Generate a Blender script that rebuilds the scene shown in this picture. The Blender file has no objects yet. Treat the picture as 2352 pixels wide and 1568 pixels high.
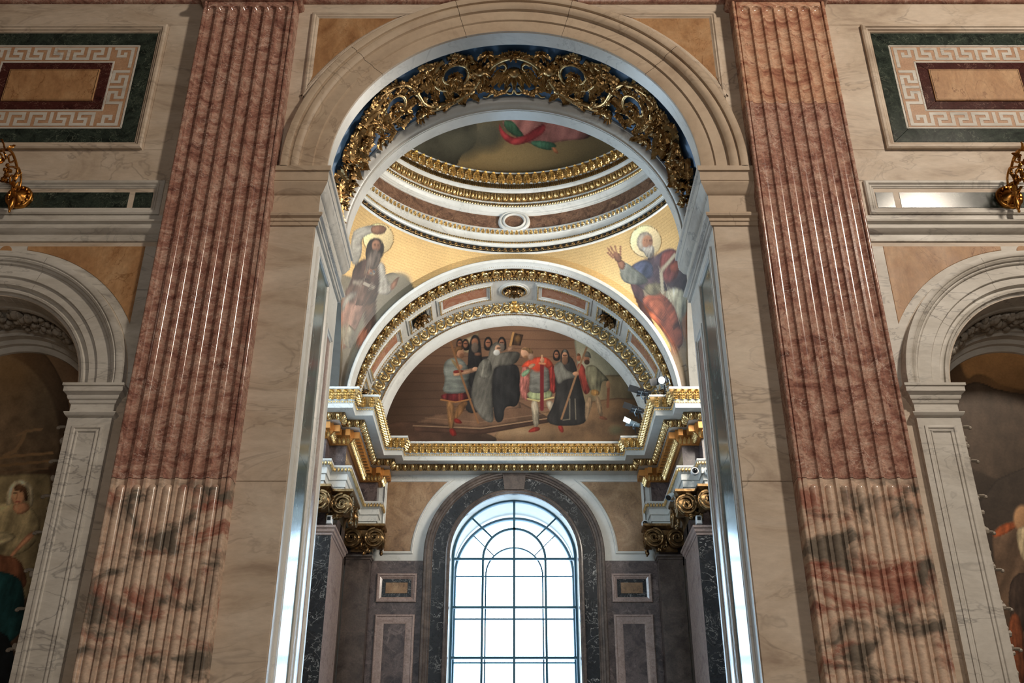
import bpy, math, random
import numpy as np
from mathutils import Matrix, Vector
R_=random.Random(7)
S=bpy.context.scene
COL=S.collection
PI=math.pi
# ------------------------------------------------------------------ camera
FPX=2402.0; PITCH=math.radians(28.63); CX=1181.0; CY=784.0
cd=bpy.data.cameras.new('camera'); cam=bpy.data.objects.new('camera',cd); COL.objects.link(cam)
cam.location=(0,0,0); cam.rotation_euler=(PI/2+PITCH,0,0)
cd.sensor_width=36; cd.lens=FPX*36/2352; cd.shift_x=-(CX-1176)/2352; cd.clip_end=300
S.camera=cam
# ------------------------------------------------------------------ world (overcast sky seen through the windows)
w=bpy.data.worlds.new('sky'); S.world=w; w.use_nodes=True
bg=w.node_tree.nodes['Background']; bg.inputs[0].default_value=(0.62,0.82,1.0,1); bg.inputs[1].default_value=10.0
# ------------------------------------------------------------------ lights of the nave and chapel
def area(name,loc,target,size,power,color,size_y=None):
    l=bpy.data.lights.new(name,'AREA'); l.energy=power; l.color=color; l.size=size
    if size_y: l.shape='RECTANGLE'; l.size_y=size_y
    o=bpy.data.objects.new(name,l); COL.objects.link(o); o.location=loc
    o.rotation_euler=(Vector(target)-Vector(loc)).to_track_quat('-Z','Y').to_euler(); return o
def lamp(name,loc,power,color,r=0.15):
    l=bpy.data.lights.new(name,'POINT'); l.energy=power; l.color=color; l.shadow_soft_size=r
    o=bpy.data.objects.new(name,l); COL.objects.link(o); o.location=loc; return o
area('nave_assumed_key',(10.6,-1.5,15.5),(0.5,10.7,6.0),1.1,1950,(1.0,0.87,0.72),1.8)  # assumed key light, placed from the shadows and highlights; no window is modelled here
area('nave_low_fill',(1.5,-7,2.6),(0.5,10.9,8.5),4.0,470,(1.0,0.93,0.84),3.0)  # added low fill that lifts the undersides of the great arch
area('chapel_side_fill',(-5.7,17.2,10.2),(1.5,17.0,11.2),2.6,460,(0.62,0.83,1.0),4.4)  # added cool fill hidden behind the left jamb; no window is built there
area('chapel_side_fill',(5.7,17.2,11.4),(-1.0,19.2,12.6),2.6,980,(1.0,0.92,0.80),3.2)  # added warm fill, unseen behind the right jamb, to brighten the dome
# portal that guides the daylight through the chapel window
p_=area('window_portal',(0,25.6,6.0),(0,20,6.0),3.2,1,(1,1,1),6.0); p_.data.cycles.is_portal=True
S.cycles.max_bounces=6; S.cycles.diffuse_bounces=3; S.cycles.glossy_bounces=3; S.cycles.transmission_bounces=3; S.cycles.transparent_max_bounces=8; S.cycles.caustics_reflective=False; S.cycles.caustics_refractive=False
S.view_settings.view_transform='Standard'; S.view_settings.look='None'; S.view_settings.gamma=1
S.view_settings.use_curve_mapping=False; S.view_settings.exposure=0.0
# ------------------------------------------------------------------ object helpers
WLOC={}
def wl(o): return WLOC.get(o.name,Vector((0,0,0)))
def link(o,parent=None,M=None):
    """link o so that its world matrix is M (identity by default); parents are never rotated unless they are instances"""
    COL.objects.link(o)
    if M is None: M=Matrix.Identity(4)
    if parent is not None:
        o.parent=parent; o.matrix_basis=Matrix.Translation(-wl(parent))@M
    else: o.matrix_basis=M
    WLOC[o.name]=M.to_translation()
    return o
def tag(o,label=None,cat=None,group=None,kind=None):
    if label: o['label']=label
    if cat: o['category']=cat
    if group: o['group']=group
    if kind: o['kind']=kind
    return o
def thing(name,label,cat,loc=(0,0,0),group=None):
    o=bpy.data.objects.new(name,None); o.empty_display_size=.2
    link(o,None,Matrix.Translation(Vector(loc))); return tag(o,label,cat,group)
def make_mesh(name,V,F,mat,smooth=40):
    me=bpy.data.meshes.new(name); me.from_pydata([tuple(v) for v in V],[],F)
    me.materials.append(MAT[mat] if isinstance(mat,str) else mat)
    if smooth:
        me.polygons.foreach_set('use_smooth',[True]*len(me.polygons)); me.set_sharp_from_angle(angle=math.radians(smooth))
    me.update(); return me
def inst(name,me,parent=None,M=None):
    return link(bpy.data.objects.new(name,me),parent,M)
class MB:
    def __init__(s): s.V=[]; s.F=[]
    def add(s,V,F):
        n=len(s.V); s.V+=[tuple(v) for v in V]; s.F+=[[i+n for i in f] for f in F]; return s
    def grid(s,P,cu=False,cv=False):
        a=len(P); b=len(P[0]); V=[p for r in P for p in r]; F=[]
        for i in range(a if cu else a-1):
            for j in range(b if cv else b-1):
                i2=(i+1)%a; j2=(j+1)%b
                F.append([i*b+j,i2*b+j,i2*b+j2,i*b+j2])
        return s.add(V,F)
    def box(s,x0,x1,y0,y1,z0,z1):
        V=[(x,y,z) for x in (x0,x1) for y in (y0,y1) for z in (z0,z1)]
        return s.add(V,[[0,1,3,2],[4,6,7,5],[0,4,5,1],[2,3,7,6],[0,2,6,4],[1,5,7,3]])
    def cbox(s,x0,x1,y0,y1,z0,z1,c=.01):
        """box with its front (-y) edges chamfered"""
        A=[(x0,z0),(x1,z0),(x1,z1),(x0,z1)]; B=[(x0+c,z0+c),(x1-c,z0+c),(x1-c,z1-c),(x0+c,z1-c)]
        rows=[[(x,y1,z) for x,z in A],[(x,y0+c,z) for x,z in A],[(x,y0,z) for x,z in B]]
        s.grid(rows,False,True); n=len(s.V); s.F.append([n-4,n-3,n-2,n-1]); return s
    def ngon(s,P): return s.add(P,[list(range(len(P)))])
    def tube(s,P,rad,k=6,cap=True):
        P=[Vector(p) for p in P]; n=len(P); rows=[]
        up=Vector((0.13,0.31,0.94))
        for i,p in enumerate(P):
            t=(P[min(i+1,n-1)]-P[max(i-1,0)]).normalized()
            a=t.cross(up)
            if a.length<.05: a=t.cross(Vector((1,0,0)))
            a.normalize(); b=t.cross(a); r=rad[i] if hasattr(rad,'__len__') else rad
            rows.append([p+a*(r*math.cos(2*PI*j/k))+b*(r*math.sin(2*PI*j/k)) for j in range(k)])
        s.grid(rows,False,True)
        if cap:
            m=len(s.V); s.F.append(list(range(m-n*k,m-n*k+k))); s.F.append(list(range(m-k,m)))
        return s
    def ell(s,c,r,nu=8,nv=6):
        P=[[(c[0]+r[0]*math.sin(PI*(i+.02)/(nv+.04))*math.cos(2*PI*j/nu),c[1]+r[1]*math.sin(PI*(i+.02)/(nv+.04))*math.sin(2*PI*j/nu),c[2]+r[2]*math.cos(PI*i/nv)) for j in range(nu)] for i in range(nv+1)]
        return s.grid(P,False,True)
    def map(s,f): s.V=[tuple(f(*v)) for v in s.V]; return s
    def build(s,name,mat,parent=None,M=None,smooth=40): return inst(name,make_mesh(name,s.V,s.F,mat,smooth),parent,M)
def arc_sweep(prof,zc,a0,a1,n,xc=0.0):
    """moulding bent round an arch in the plane of the wall; prof=[(radius,y)]; angles in degrees from the right springing"""
    P=[]
    for i in range(n+1):
        a=math.radians(a0+(a1-a0)*i/n); P.append([(xc+r*math.cos(a),y,zc+r*math.sin(a)) for r,y in prof])
    return MB().grid(P)
def ring_sweep(prof,cx,cy,a0,a1,n):
    P=[]
    for i in range(n+1):
        a=math.radians(a0+(a1-a0)*i/n); P.append([(cx+r*math.cos(a),cy+r*math.sin(a),z) for r,z in prof])
    return MB().grid(P)
def offset_path(path,d,closed=False):
    """mitred offset of a plan polyline to its right-hand side"""
    n=len(path); out=[]
    for i in range(n):
        if closed: p0,p1,p2=path[i-1],path[i],path[(i+1)%n]
        else: p0,p1,p2=path[max(i-1,0)],path[i],path[min(i+1,n-1)]
        def nrm(a,b):
            dx,dy=b[0]-a[0],b[1]-a[1]; l=math.hypot(dx,dy)
            return (dy/l,-dx/l) if l>1e-9 else None
        n1=nrm(p0,p1) or nrm(p1,p2); n2=nrm(p1,p2) or n1
        mx,my=n1[0]+n2[0],n1[1]+n2[1]; q=mx*n1[0]+my*n1[1]
        out.append((p1[0]+d*mx/q,p1[1]+d*my/q))
    return out
def path_sweep(prof,path):
    """prof=[(offset,z)] carried along a plan polyline with mitred corners"""
    return MB().grid([[ (x,y,z) for x,y in offset_path(path,o)] for o,z in prof])
def dens(poly,step,closed=True):
    out=[]; n=len(poly)
    for i in range(n if closed else n-1):
        a,b=poly[i],poly[(i+1)%n]; m=max(1,int(math.hypot(b[0]-a[0],b[1]-a[1])/step))
        out+=[(a[0]+(b[0]-a[0])*k/m,a[1]+(b[1]-a[1])*k/m) for k in range(m)]
    return out if closed else out+[poly[-1]]
def frame(poly,prof,f):
    """closed mitred frame; prof=[(inset,height)]; poly counter-clockwise in (u,v); f(u,v,h)->xyz"""
    return MB().grid([[f(u,v,h) for u,v in offset_path(poly,-i,True)] for i,h in prof],False,True)
def wmap(y0): return lambda u,v,h:(u,y0-h,v)
def cmap(R,zc,flip=1): return lambda s,t,h:((R-h)*math.sin(s/R),t,zc+(R-h)*math.cos(s/R))
def rect(x0,x1,z0,z1): return [(x0,z0),(x1,z0),(x1,z1),(x0,z1)]
def slab(parent,name,poly,y,mat,t=.012):
    """flat stone slab with its own thickness standing proud of y"""
    m=MB(); n=len(poly); c=.004
    B=offset_path(poly,-c,True)
    m.grid([[(u,y,v) for u,v in poly],[(u,y-t+c,v) for u,v in poly],[(u,y-t,v) for u,v in B]],False,True)
    k=len(m.V); m.F.append(list(range(k-n,k))); return m.build(name,mat,parent,smooth=0)
def axes(o,x,y,z):
    return Matrix(((x[0],y[0],z[0],o[0]),(x[1],y[1],z[1],o[1]),(x[2],y[2],z[2],o[2]),(0,0,0,1)))
# ------------------------------------------------------------------ materials
MAT={}
def lin(c):
    f=lambda v:(v/255/12.92 if v/255<=.04045 else ((v/255+.055)/1.055)**2.4)
    return (f(c[0]),f(c[1]),f(c[2]),1)
class NT:
    def __init__(s,name):
        m=bpy.data.materials.new(name); m.use_nodes=True; MAT[name]=m; s.m=m; s.t=m.node_tree; s.b=s.t.nodes['Principled BSDF']
    def n(s,k,**kw):
        q=s.t.nodes.new(k)
        for a,v in kw.items(): setattr(q,a,v)
        return q
    def l(s,a,b): s.t.links.new(a,b)
    def pos(s,scale=(1,1,1),rot=(0,0,0)):
        g=s.n('ShaderNodeNewGeometry'); mp=s.n('ShaderNodeMapping'); mp.inputs['Scale'].default_value=scale; mp.inputs['Rotation'].default_value=rot
        s.l(g.outputs['Position'],mp.inputs['Vector']); return mp.outputs['Vector']
    def noise(s,v,scale,detail=5,rough=.55,dist=0.0):
        q=s.n('ShaderNodeTexNoise'); q.inputs['Scale'].default_value=scale; q.inputs['Detail'].default_value=detail
        q.inputs['Roughness'].default_value=rough; q.inputs['Distortion'].default_value=dist; s.l(v,q.inputs['Vector']); return q.outputs['Fac']
    def ramp(s,fac,stops,const=False):
        q=s.n('ShaderNodeValToRGB'); e=q.color_ramp.elements
        if const: q.color_ramp.interpolation='CONSTANT'
        while len(e)<len(stops): e.new(.5)
        for i,(p,c) in enumerate(stops): e[i].position=p; e[i].color=c if len(c)==4 else lin(c)
        s.l(fac,q.inputs['Fac']); return q.outputs['Color']
    def mix(s,fac,a,b,mode='MIX'):
        q=s.n('ShaderNodeMix',data_type='RGBA',blend_type=mode)
        for i,v in ((0,fac),(6,a),(7,b)):
            if isinstance(v,(int,float)): q.inputs[i].default_value=v
            elif isinstance(v,tuple): q.inputs[i].default_value=v
            else: s.l(v,q.inputs[i])
        return q.outputs[2]
    def vein(s,v,scale,width,dist=1.5,detail=4):
        f=s.noise(v,scale,detail,.6,dist); a=s.n('ShaderNodeMath',operation='SUBTRACT'); s.l(f,a.inputs[0]); a.inputs[1].default_value=.5
        b=s.n('ShaderNodeMath',operation='ABSOLUTE'); s.l(a.outputs[0],b.inputs[0])
        r=s.n('ShaderNodeMapRange'); s.l(b.outputs[0],r.inputs[0]); r.inputs[1].default_value=0; r.inputs[2].default_value=width; r.inputs[3].default_value=1; r.inputs[4].default_value=0
        return r.outputs[0]
    def bump(s,h,strength,dist=.01):
        q=s.n('ShaderNodeBump'); q.inputs['Strength'].default_value=strength; q.inputs['Distance'].default_value=dist; s.l(h,q.inputs['Height']); s.l(q.outputs[0],s.b.inputs['Normal'])
    def out(s,color,rough=.3,metal=0,spec=.5):
        if isinstance(color,tuple): s.b.inputs['Base Color'].default_value=color
        else: s.l(color,s.b.inputs['Base Color'])
        if isinstance(rough,(int,float)): s.b.inputs['Roughness'].default_value=rough
        else: s.l(rough,s.b.inputs['Roughness'])
        s.b.inputs['Metallic'].default_value=metal; s.b.inputs['Specular IOR Level'].default_value=spec; return s.m
def marble(name,cols,vein,scale=1.2,vscale=1.6,vw=.02,vamt=.6,rough=.3,stretch=(1,1,1),rot=(0,0,0),dist=1.0,spots=None,fine=.25,spec=.5):
    t=NT(name); v=t.pos(stretch,rot)
    n=len(cols); base=t.ramp(t.noise(v,scale,5,.62,dist),[(.28+.44*i/max(1,n-1),c) for i,c in enumerate(cols)])
    ve=t.vein(v,vscale,vw); m=t.n('ShaderNodeMath',operation='MULTIPLY'); t.l(ve,m.inputs[0]); m.inputs[1].default_value=vamt
    msk=t.noise(v,vscale*.6,2); m2=t.n('ShaderNodeMath',operation='MULTIPLY'); t.l(m.outputs[0],m2.inputs[0]); t.l(t.ramp(msk,[(.38,(0,0,0,1)),(.62,(1,1,1,1))]),m2.inputs[1])
    c=t.mix(m2.outputs[0],base,lin(vein))
    if spots: c=t.mix(t.ramp(t.noise(v,spots[1],4,.6,.6),[(spots[2],(0,0,0,1)),(spots[2]+(spots[3] if len(spots)>3 else .05),(1,1,1,1))]),c,lin(spots[0]))
    f=t.ramp(t.noise(v,scale*14,3,.7),[(.3,(1-fine,1-fine,1-fine,1)),(.7,(1,1,1,1))]); c=t.mix(1.0,c,f,'MULTIPLY')
    r=t.n('ShaderNodeMapRange'); t.l(t.noise(v,3,3),r.inputs[0]); r.inputs[3].default_value=rough*.8; r.inputs[4].default_value=rough*1.25
    return t.out(c,r.outputs[0],0,spec)
# nave stones
marble('wall_marble',[(158,138,120),(190,172,152),(202,186,168),(212,198,180)],(120,108,98),.8,.8,.02,.5,.46,stretch=(.7,1,1.9),rot=(0,.7,0),dist=1.2,fine=.14,spec=.25)
marble('wall_marble_grey',[(162,154,144),(192,186,176),(204,199,190),(212,208,200)],(112,108,106),.9,1.0,.02,.6,.42,stretch=(.7,1,2.0),rot=(0,.6,0),fine=.12,spec=.25)
marble('arch_marble',[(168,146,124),(188,168,146),(198,180,158)],(126,108,92),.7,.8,.014,.5,.48,fine=.12,spec=.25)
marble('white_marble',[(196,194,188),(214,213,208),(226,225,221)],(150,150,148),.6,1.0,.015,.5,.34,fine=.06)
marble('red_marble',[(110,72,65),(154,108,95),(180,134,117),(206,168,149),(142,98,88)],(232,206,190),2.0,4.6,.026,.8,.13,stretch=(1,1,1.5),rot=(0,.25,0),dist=2.6,fine=.5)
marble('mottled_marble',[(140,84,72),(178,126,108),(214,186,164),(220,194,172),(206,170,148),(150,92,78)],(236,212,190),.8,2.6,.018,.5,.2,stretch=(1,1,1.7),rot=(0,-.3,0),dist=1.8,spots=((124,113,101),1.7,.50,.12),fine=.34)
marble('verde_marble',[(26,32,29),(44,52,47),(60,70,62),(36,42,38)],(150,158,140),3.4,5.0,.012,.6,.16,dist=2.2,fine=.45,spec=.25)
marble('green_marble',[(66,84,86),(88,106,106),(108,124,122)],(190,204,200),1.3,2.0,.012,.7,.12,stretch=(1,1,.5),dist=1.6,fine=.25)
marble('ochre_marble',[(148,106,72),(178,136,96),(196,158,118)],(112,66,34),1.5,2.2,.014,.7,.42,stretch=(1,1,.6),dist=1.8,fine=.25,spec=.2)
marble('maroon_marble',[(52,28,26),(80,44,40),(66,36,34)],(190,150,132),2.6,5.0,.012,.7,.14,dist=2,fine=.4)
marble('rosy_marble',[(170,128,98),(184,144,112),(194,158,128)],(146,104,80),3,4,.014,.4,.42,fine=.3,spec=.25)
# chapel stones
marble('frieze_marble',[(84,66,58),(120,92,76),(150,116,94),(104,84,76)],(62,48,44),2.4,3.2,.02,.8,.22,dist=1.8,spots=((170,136,104),3.1,.62),fine=.4)
marble('purple_marble',[(58,50,52),(88,76,76),(112,98,96),(72,62,64)],(150,136,130),2.2,3.4,.014,.6,.2,dist=2,spots=((132,116,112),4.0,.6),fine=.35)
marble('black_marble',[(24,24,27),(38,38,42),(30,30,33)],(190,188,184),1.6,3.2,.016,.85,.12,dist=2.2,fine=.3)
marble('pink_marble',[(150,128,122),(182,160,152),(160,138,132)],(100,86,84),2.0,3.2,.02,.5,.2,dist=1.5,fine=.35)
marble('panel_stone',[(128,98,72),(162,128,96),(186,154,120)],(96,74,56),1.5,1.9,.02,.6,.3,dist=1.6,fine=.28)
marble('salmon_marble',[(150,92,70),(184,124,96),(196,146,120)],(212,196,178),2.6,2.6,.018,.8,.24,dist=1.8,fine=.3)
marble('brown_marble',[(70,60,56),(96,84,78),(118,104,96)],(60,52,50),1.7,2.6,.02,.6,.22,dist=1.6,fine=.35)
marble('floor_stone',[(120,112,104),(150,140,130)],(90,84,80),.8,1.0,.02,.5,.25)
marble('nave_stone',[(120,98,80),(140,116,96)],(100,84,72),.4,.6,.02,.4,.5)
marble('carved_marble',[(150,140,128),(176,166,152)],(110,104,98),1.4,2,.02,.4,.45,fine=.2)
def plain(name,c,rough=.5,metal=0,bumps=None):
    t=NT(name); v=t.pos(); k=t.ramp(t.noise(v,6,4),[(.3,tuple(.86*x for x in lin(c)[:3])+(1,)),(.7,lin(c))])
    t.out(k,rough,metal)
    if bumps: t.bump(t.noise(v,bumps[0],3),bumps[1])
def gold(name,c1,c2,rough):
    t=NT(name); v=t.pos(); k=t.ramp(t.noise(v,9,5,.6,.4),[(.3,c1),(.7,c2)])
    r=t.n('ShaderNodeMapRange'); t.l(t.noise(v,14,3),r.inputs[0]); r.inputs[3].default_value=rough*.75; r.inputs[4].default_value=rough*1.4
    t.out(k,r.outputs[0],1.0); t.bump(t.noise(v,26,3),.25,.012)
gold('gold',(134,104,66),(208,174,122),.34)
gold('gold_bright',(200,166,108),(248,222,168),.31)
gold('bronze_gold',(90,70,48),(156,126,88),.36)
gold('sconce_gold',(140,92,40),(206,148,76),.3)
plain('blue_ground',(84,122,164),.6)
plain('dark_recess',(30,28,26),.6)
plain('wood_gold',(204,140,72),.4,.35)
plain('glare_blue_iron',(40,84,104),.45)  # blue glare of the window is painted into the colour of the bars
plain('lamp_black',(30,32,36),.4)
plain('lamp_silver',(130,150,165),.35,.6)
plain('device_white',(225,226,228),.4)
plain('dark_glass',(14,14,16),.1)
plain('stone_reveal',(200,196,188),.7)
plain('old_frame',(34,24,18),.4)
t=NT('glass'); g=t.n('ShaderNodeBsdfTransparent'); g.inputs[0].default_value=(.93,.97,1,1)
gl=t.n('ShaderNodeBsdfGlossy'); gl.inputs['Roughness'].default_value=.03; mx=t.n('ShaderNodeMixShader'); mx.inputs[0].default_value=.05
t.l(g.outputs[0],mx.inputs[1]); t.l(gl.outputs[0],mx.inputs[2]); t.l(mx.outputs[0],t.t.nodes['Material Output'].inputs['Surface'])
t=NT('lens_lit'); t.b.inputs['Emission Color'].default_value=(.9,.95,1,1); t.b.inputs['Emission Strength'].default_value=3
def paint_mat(name,rough=.5,mosaic=False):
    t=NT(name); a=t.n('ShaderNodeAttribute'); a.attribute_name='Col'; c=a.outputs['Color']
    v=t.pos(); f=t.ramp(t.noise(v,30,4,.7),[(.3,(.82,.82,.82,1)),(.7,(1.08,1.08,1.08,1))]); c=t.mix(1.0,c,f,'MULTIPLY')
    if mosaic:
        u=t.n('ShaderNodeUVMap'); u.uv_map='uv'; br=t.n('ShaderNodeTexBrick'); t.l(u.outputs[0],br.inputs['Vector'])
        br.inputs['Scale'].default_value=1; br.inputs['Brick Width'].default_value=.05; br.inputs['Row Height'].default_value=.05; br.inputs['Mortar Size'].default_value=.005; br.inputs['Mortar Smooth'].default_value=.4
        br.inputs['Color1'].default_value=(1,1,1,1); br.inputs['Color2'].default_value=(.8,.8,.8,1); br.inputs['Mortar'].default_value=(.42,.36,.3,1)
        mm=t.n('ShaderNodeMath',operation='MULTIPLY'); t.l(a.outputs['Alpha'],mm.inputs[0]); mm.inputs[1].default_value=.85
        c=t.mix(mm.outputs[0],c,t.mix(1.0,c,br.outputs['Color'],'MULTIPLY')); t.l(a.outputs['Alpha'],t.b.inputs['Metallic'])
        r=t.n('ShaderNodeMapRange'); t.l(a.outputs['Alpha'],r.inputs[0]); r.inputs[3].default_value=.5; r.inputs[4].default_value=.42
        t.out(c,r.outputs[0],0); t.l(a.outputs['Alpha'],t.b.inputs['Metallic']); t.bump(br.outputs['Fac'],-.15,.01); return
    t.out(c,rough,0,.18)
paint_mat('painting',.62); paint_mat('oil_painting',.4); paint_mat('mosaic',.5,True)
# ================================================================== structure
W=10.7; ZC=8.335; RA=2.39; JX=2.46; XN=6.22; ZN=5.226; RN=1.24; FLOOR=-1.6; TOP=23.0
def arcpts(xc,zc,r,a0,a1,n): return [(xc+r*math.cos(math.radians(a0+(a1-a0)*i/n)),zc+r*math.sin(math.radians(a0+(a1-a0)*i/n))) for i in range(n+1)]
for sd,nm in ((-1,'left'),(1,'right')):
    xn=sd*XN
    pl=[(0,TOP),(-16,TOP),(-16,FLOOR),(-XN-RN,FLOOR)]+arcpts(-XN,ZN,RN,180,0,40)+[(-XN+RN,FLOOR),(-JX,FLOOR),(-JX,ZC)]+arcpts(0,ZC,RA,180,90,40)
    m=MB().ngon([(-sd*x,W,z) for x,z in pl])
    wall=tag(m.build('wall_'+nm,'wall_marble',smooth=0),kind='structure')
    # niche shell
    path=[(xn-RN,FLOOR)]+arcpts(xn,ZN,RN,180,0,40)+[(xn+RN,FLOOR)]
    MB().grid([[(x,y,z) for x,z in path] for y in (W,11.86)]).build('niche_shell','wall_marble_grey',wall)
    MB().ngon([(x,11.86,z) for x,z in path]).build('niche_back','old_frame',wall,smooth=0)
    # slabs of facing beside the opening
    x0,x1=sd*2.47,sd*3.03
    for z0,z1 in ((FLOOR,1.05),(1.055,4.105),(4.11,7.46)):
        slab(wall,'marble_slab',rect(min(x0,x1),max(x0,x1),z0,z1),W,'wall_marble' ,.012)
    # slabs of the wall round the large framed panel
    xa,xb=sorted((sd*4.28,sd*8.1))
    slab(wall,'marble_slab',rect(xa,xb,8.17,8.66),W,'wall_marble',.006)
    slab(wall,'marble_slab',rect(xa,xb,10.87,11.28),W,'wall_marble',.006)
    xc_,xd_=sorted((sd*4.28,sd*4.80))
    slab(wall,'marble_slab',rect(xc_,xd_,8.665,10.865),W,'wall_marble',.006)
    slab(wall,'marble_slab',[(xn-1.96,7.17)]+[(xn-1.96,ZN)]+arcpts(xn,ZN,1.80,180,0,40)+[(xn+1.96,ZN),(xn+1.96,7.17)],W,'wall_marble_grey',.004)
    # slabs above the great arch
    a,b=sorted((sd*.01,sd*3.0))
    # reveal (jamb) of the opening
    MB().grid([[(sd*JX,y,z) for z in (FLOOR,ZC)] for y in (W,12.52)]).build('jamb','white_marble',wall,smooth=0)
    MB().grid([[(x,12.52,z) for z in (FLOOR,8.35)] for x in (sd*JX,sd*9)]).build('jamb_return','white_marble',wall,smooth=0)
m=MB().grid([[(x,y,FLOOR) for y in (-16,25)] for x in (-16,16)]); tag(m.build('floor','floor_stone',smooth=0),kind='structure')
m=MB().grid([[(x,y,TOP) for y in (-16,W)] for x in (-16,16)]); tag(m.build('ceiling','nave_stone',smooth=0),kind='structure')
m=MB().grid([[(x,-16,z) for z in (FLOOR,TOP)] for x in (-16,16)]); tag(m.build('wall_behind','nave_stone',smooth=0),kind='structure')
for sd,nm in ((-1,'west'),(1,'east')):
    m=MB().grid([[(sd*16,y,z) for z in (FLOOR,TOP)] for y in (-16,W)]); tag(m.build('wall_'+nm,'nave_stone',smooth=0),kind='structure')
    m=MB().grid([[(sd*9,y,z) for z in (FLOOR,TOP)] for y in (W,24.1)]); tag(m.build('wall_chapel_'+nm,'white_marble',smooth=0),kind='structure')
m=MB().grid([[(x,y,TOP) for y in (W,24.1)] for x in (-9,9)]); tag(m.build('ceiling','white_marble',smooth=0),kind='structure')
# back face of the nave wall inside the chapel, above the opening
bk=MB().ngon([(-9,12.52,8.335)]+[(x,12.52,z) for x,z in arcpts(0,ZC,RA,180,0,48)]+[(9,12.52,8.335),(9,12.52,TOP),(-9,12.52,TOP)])
tag(bk.build('wall_inner','white_marble',smooth=0),kind='structure')
# soffit of the great arch
so=thing('arch_vault','white plaster soffit of the great arch with its blue sunk band','vault',(0,W,ZC))
arc_sweep([(RA,W),(RA,10.915),(RA+.02,10.92),(RA+.02,10.945),(2.53,10.95)],ZC,0,180,72).build('front_band','white_marble',so,smooth=25)
arc_sweep([(2.53,10.94),(2.53,12.2)],ZC,0,180,72).build('blue_ground','blue_ground',so)
arc_sweep([(2.53,12.14),(2.50,12.145),(2.495,12.16),(2.47,12.17),(2.435,12.20),(2.41,12.24),(2.405,12.27),(2.385,12.275),(2.385,12.29),(2.40,12.295),(2.40,12.31),(RA,12.315),(RA,12.52),(2.6,12.52)],ZC,0,180,72).build('rear_moulding','white_marble',so,smooth=30)
# great archivolt in five voussoir lengths
av=thing('archivolt','moulded beige marble archivolt of the great central arch','archivolt',(0,W,ZC))
PA=[(RA,W),(RA,10.665),(2.40,10.66),(2.567,10.66),(2.573,10.645),(2.579,10.636),(2.735,10.636),(2.741,10.625),(2.745,10.60),(2.77,10.578),(2.80,10.568),(2.835,10.57),(2.86,10.59),(2.872,10.593),(2.876,10.56),(2.89,10.553),(2.93,10.55),(2.965,10.553),(2.98,10.565),(2.98,W)]
for a0,a1 in ((-.6,42),(42.12,74),(74.12,106),(106.12,138),(138.12,180.6)):
    arc_sweep(PA,ZC,a0,a1,26).build('voussoir','arch_marble',av,smooth=28)
# imposts
PI_=[(0,7.46),(.03,7.465),(.03,7.515),(.035,7.52),(.045,7.522),(.045,7.565),(.06,7.572),(.078,7.582),(.086,7.608),(.078,7.634),(.06,7.645),(.02,7.65),(.02,7.925),(.03,7.93),(.045,7.945),(.06,7.965),(.072,7.99),(.09,8.03),(.105,8.055),(.11,8.075),(.105,8.08),(.105,8.09),(.115,8.095),(.115,8.225),(.12,8.23),(.14,8.235),(.14,8.305),(0,8.31)]
for sd,nm in ((-1,'left'),(1,'right')):
    im=thing('impost','%s moulded impost block where the great arch springs'%nm,'impost',(sd*2.7,W,7.5),'imposts of the great arch')
    path=[(-3.02,W),(-JX,W),(-JX,12.52),(-3.3,12.52)]
    mb=path_sweep(PI_,path)
    if sd>0: mb.map(lambda x,y,z:(-x,y,z))
    n=len(path)
    for k,(pn,mt) in enumerate((('front_moulding','arch_marble'),('return_moulding','wall_marble_grey'),('rear_moulding','white_marble'))):
        fs=[f for f in mb.F if (min(i%n for i in f))==k]; us=sorted({i for f in fs for i in f}); ix={v:i for i,v in enumerate(us)}
        q=MB(); q.V=[mb.V[i] for i in us]; q.F=[[ix[i] for i in f] for f in fs]; q.build(pn,mt,im,smooth=28)
    # jamb panelling inside the reveal
    jp=thing('jamb_panel','framed green marble panel on the %s jamb of the central opening'%nm,'panel',(sd*JX,11.3,FLOOR),'jamb panels of the central opening')
    fj=(lambda s_:(lambda u,v,h:(s_*(JX-h),u,v)))(-1 if sd<0 else 1)
    frame(rect(10.90,11.80,-1.2,7.30),[(0,0),(0,.025),(.02,.03),(.035,.03),(.05,.018),(.065,.018),(.07,.03),(.085,.03),(.10,.0)],fj).build('frame','white_marble',jp,smooth=30)
    for z0,z1 in ((-1.1,1.9),(1.904,4.6),(4.604,7.20)):
        MB().grid([[fj(u,v,.006) for v in (z0,z1)] for u in (11.0,11.70)]).build('slab','green_marble',jp,smooth=0)
    frame(rect(11.86,12.34,-1.2,6.75),[(0,0),(0,.025),(.02,.03),(.04,.03),(.055,.012),(.08,.012),(.085,.0)],fj).build('frame','white_marble',jp,smooth=30)
    MB().grid([[fj(u,v,.004) for v in (-1.1,6.66)] for u in (11.95,12.25)]).build('slab','pink_marble',jp,smooth=0)
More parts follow.
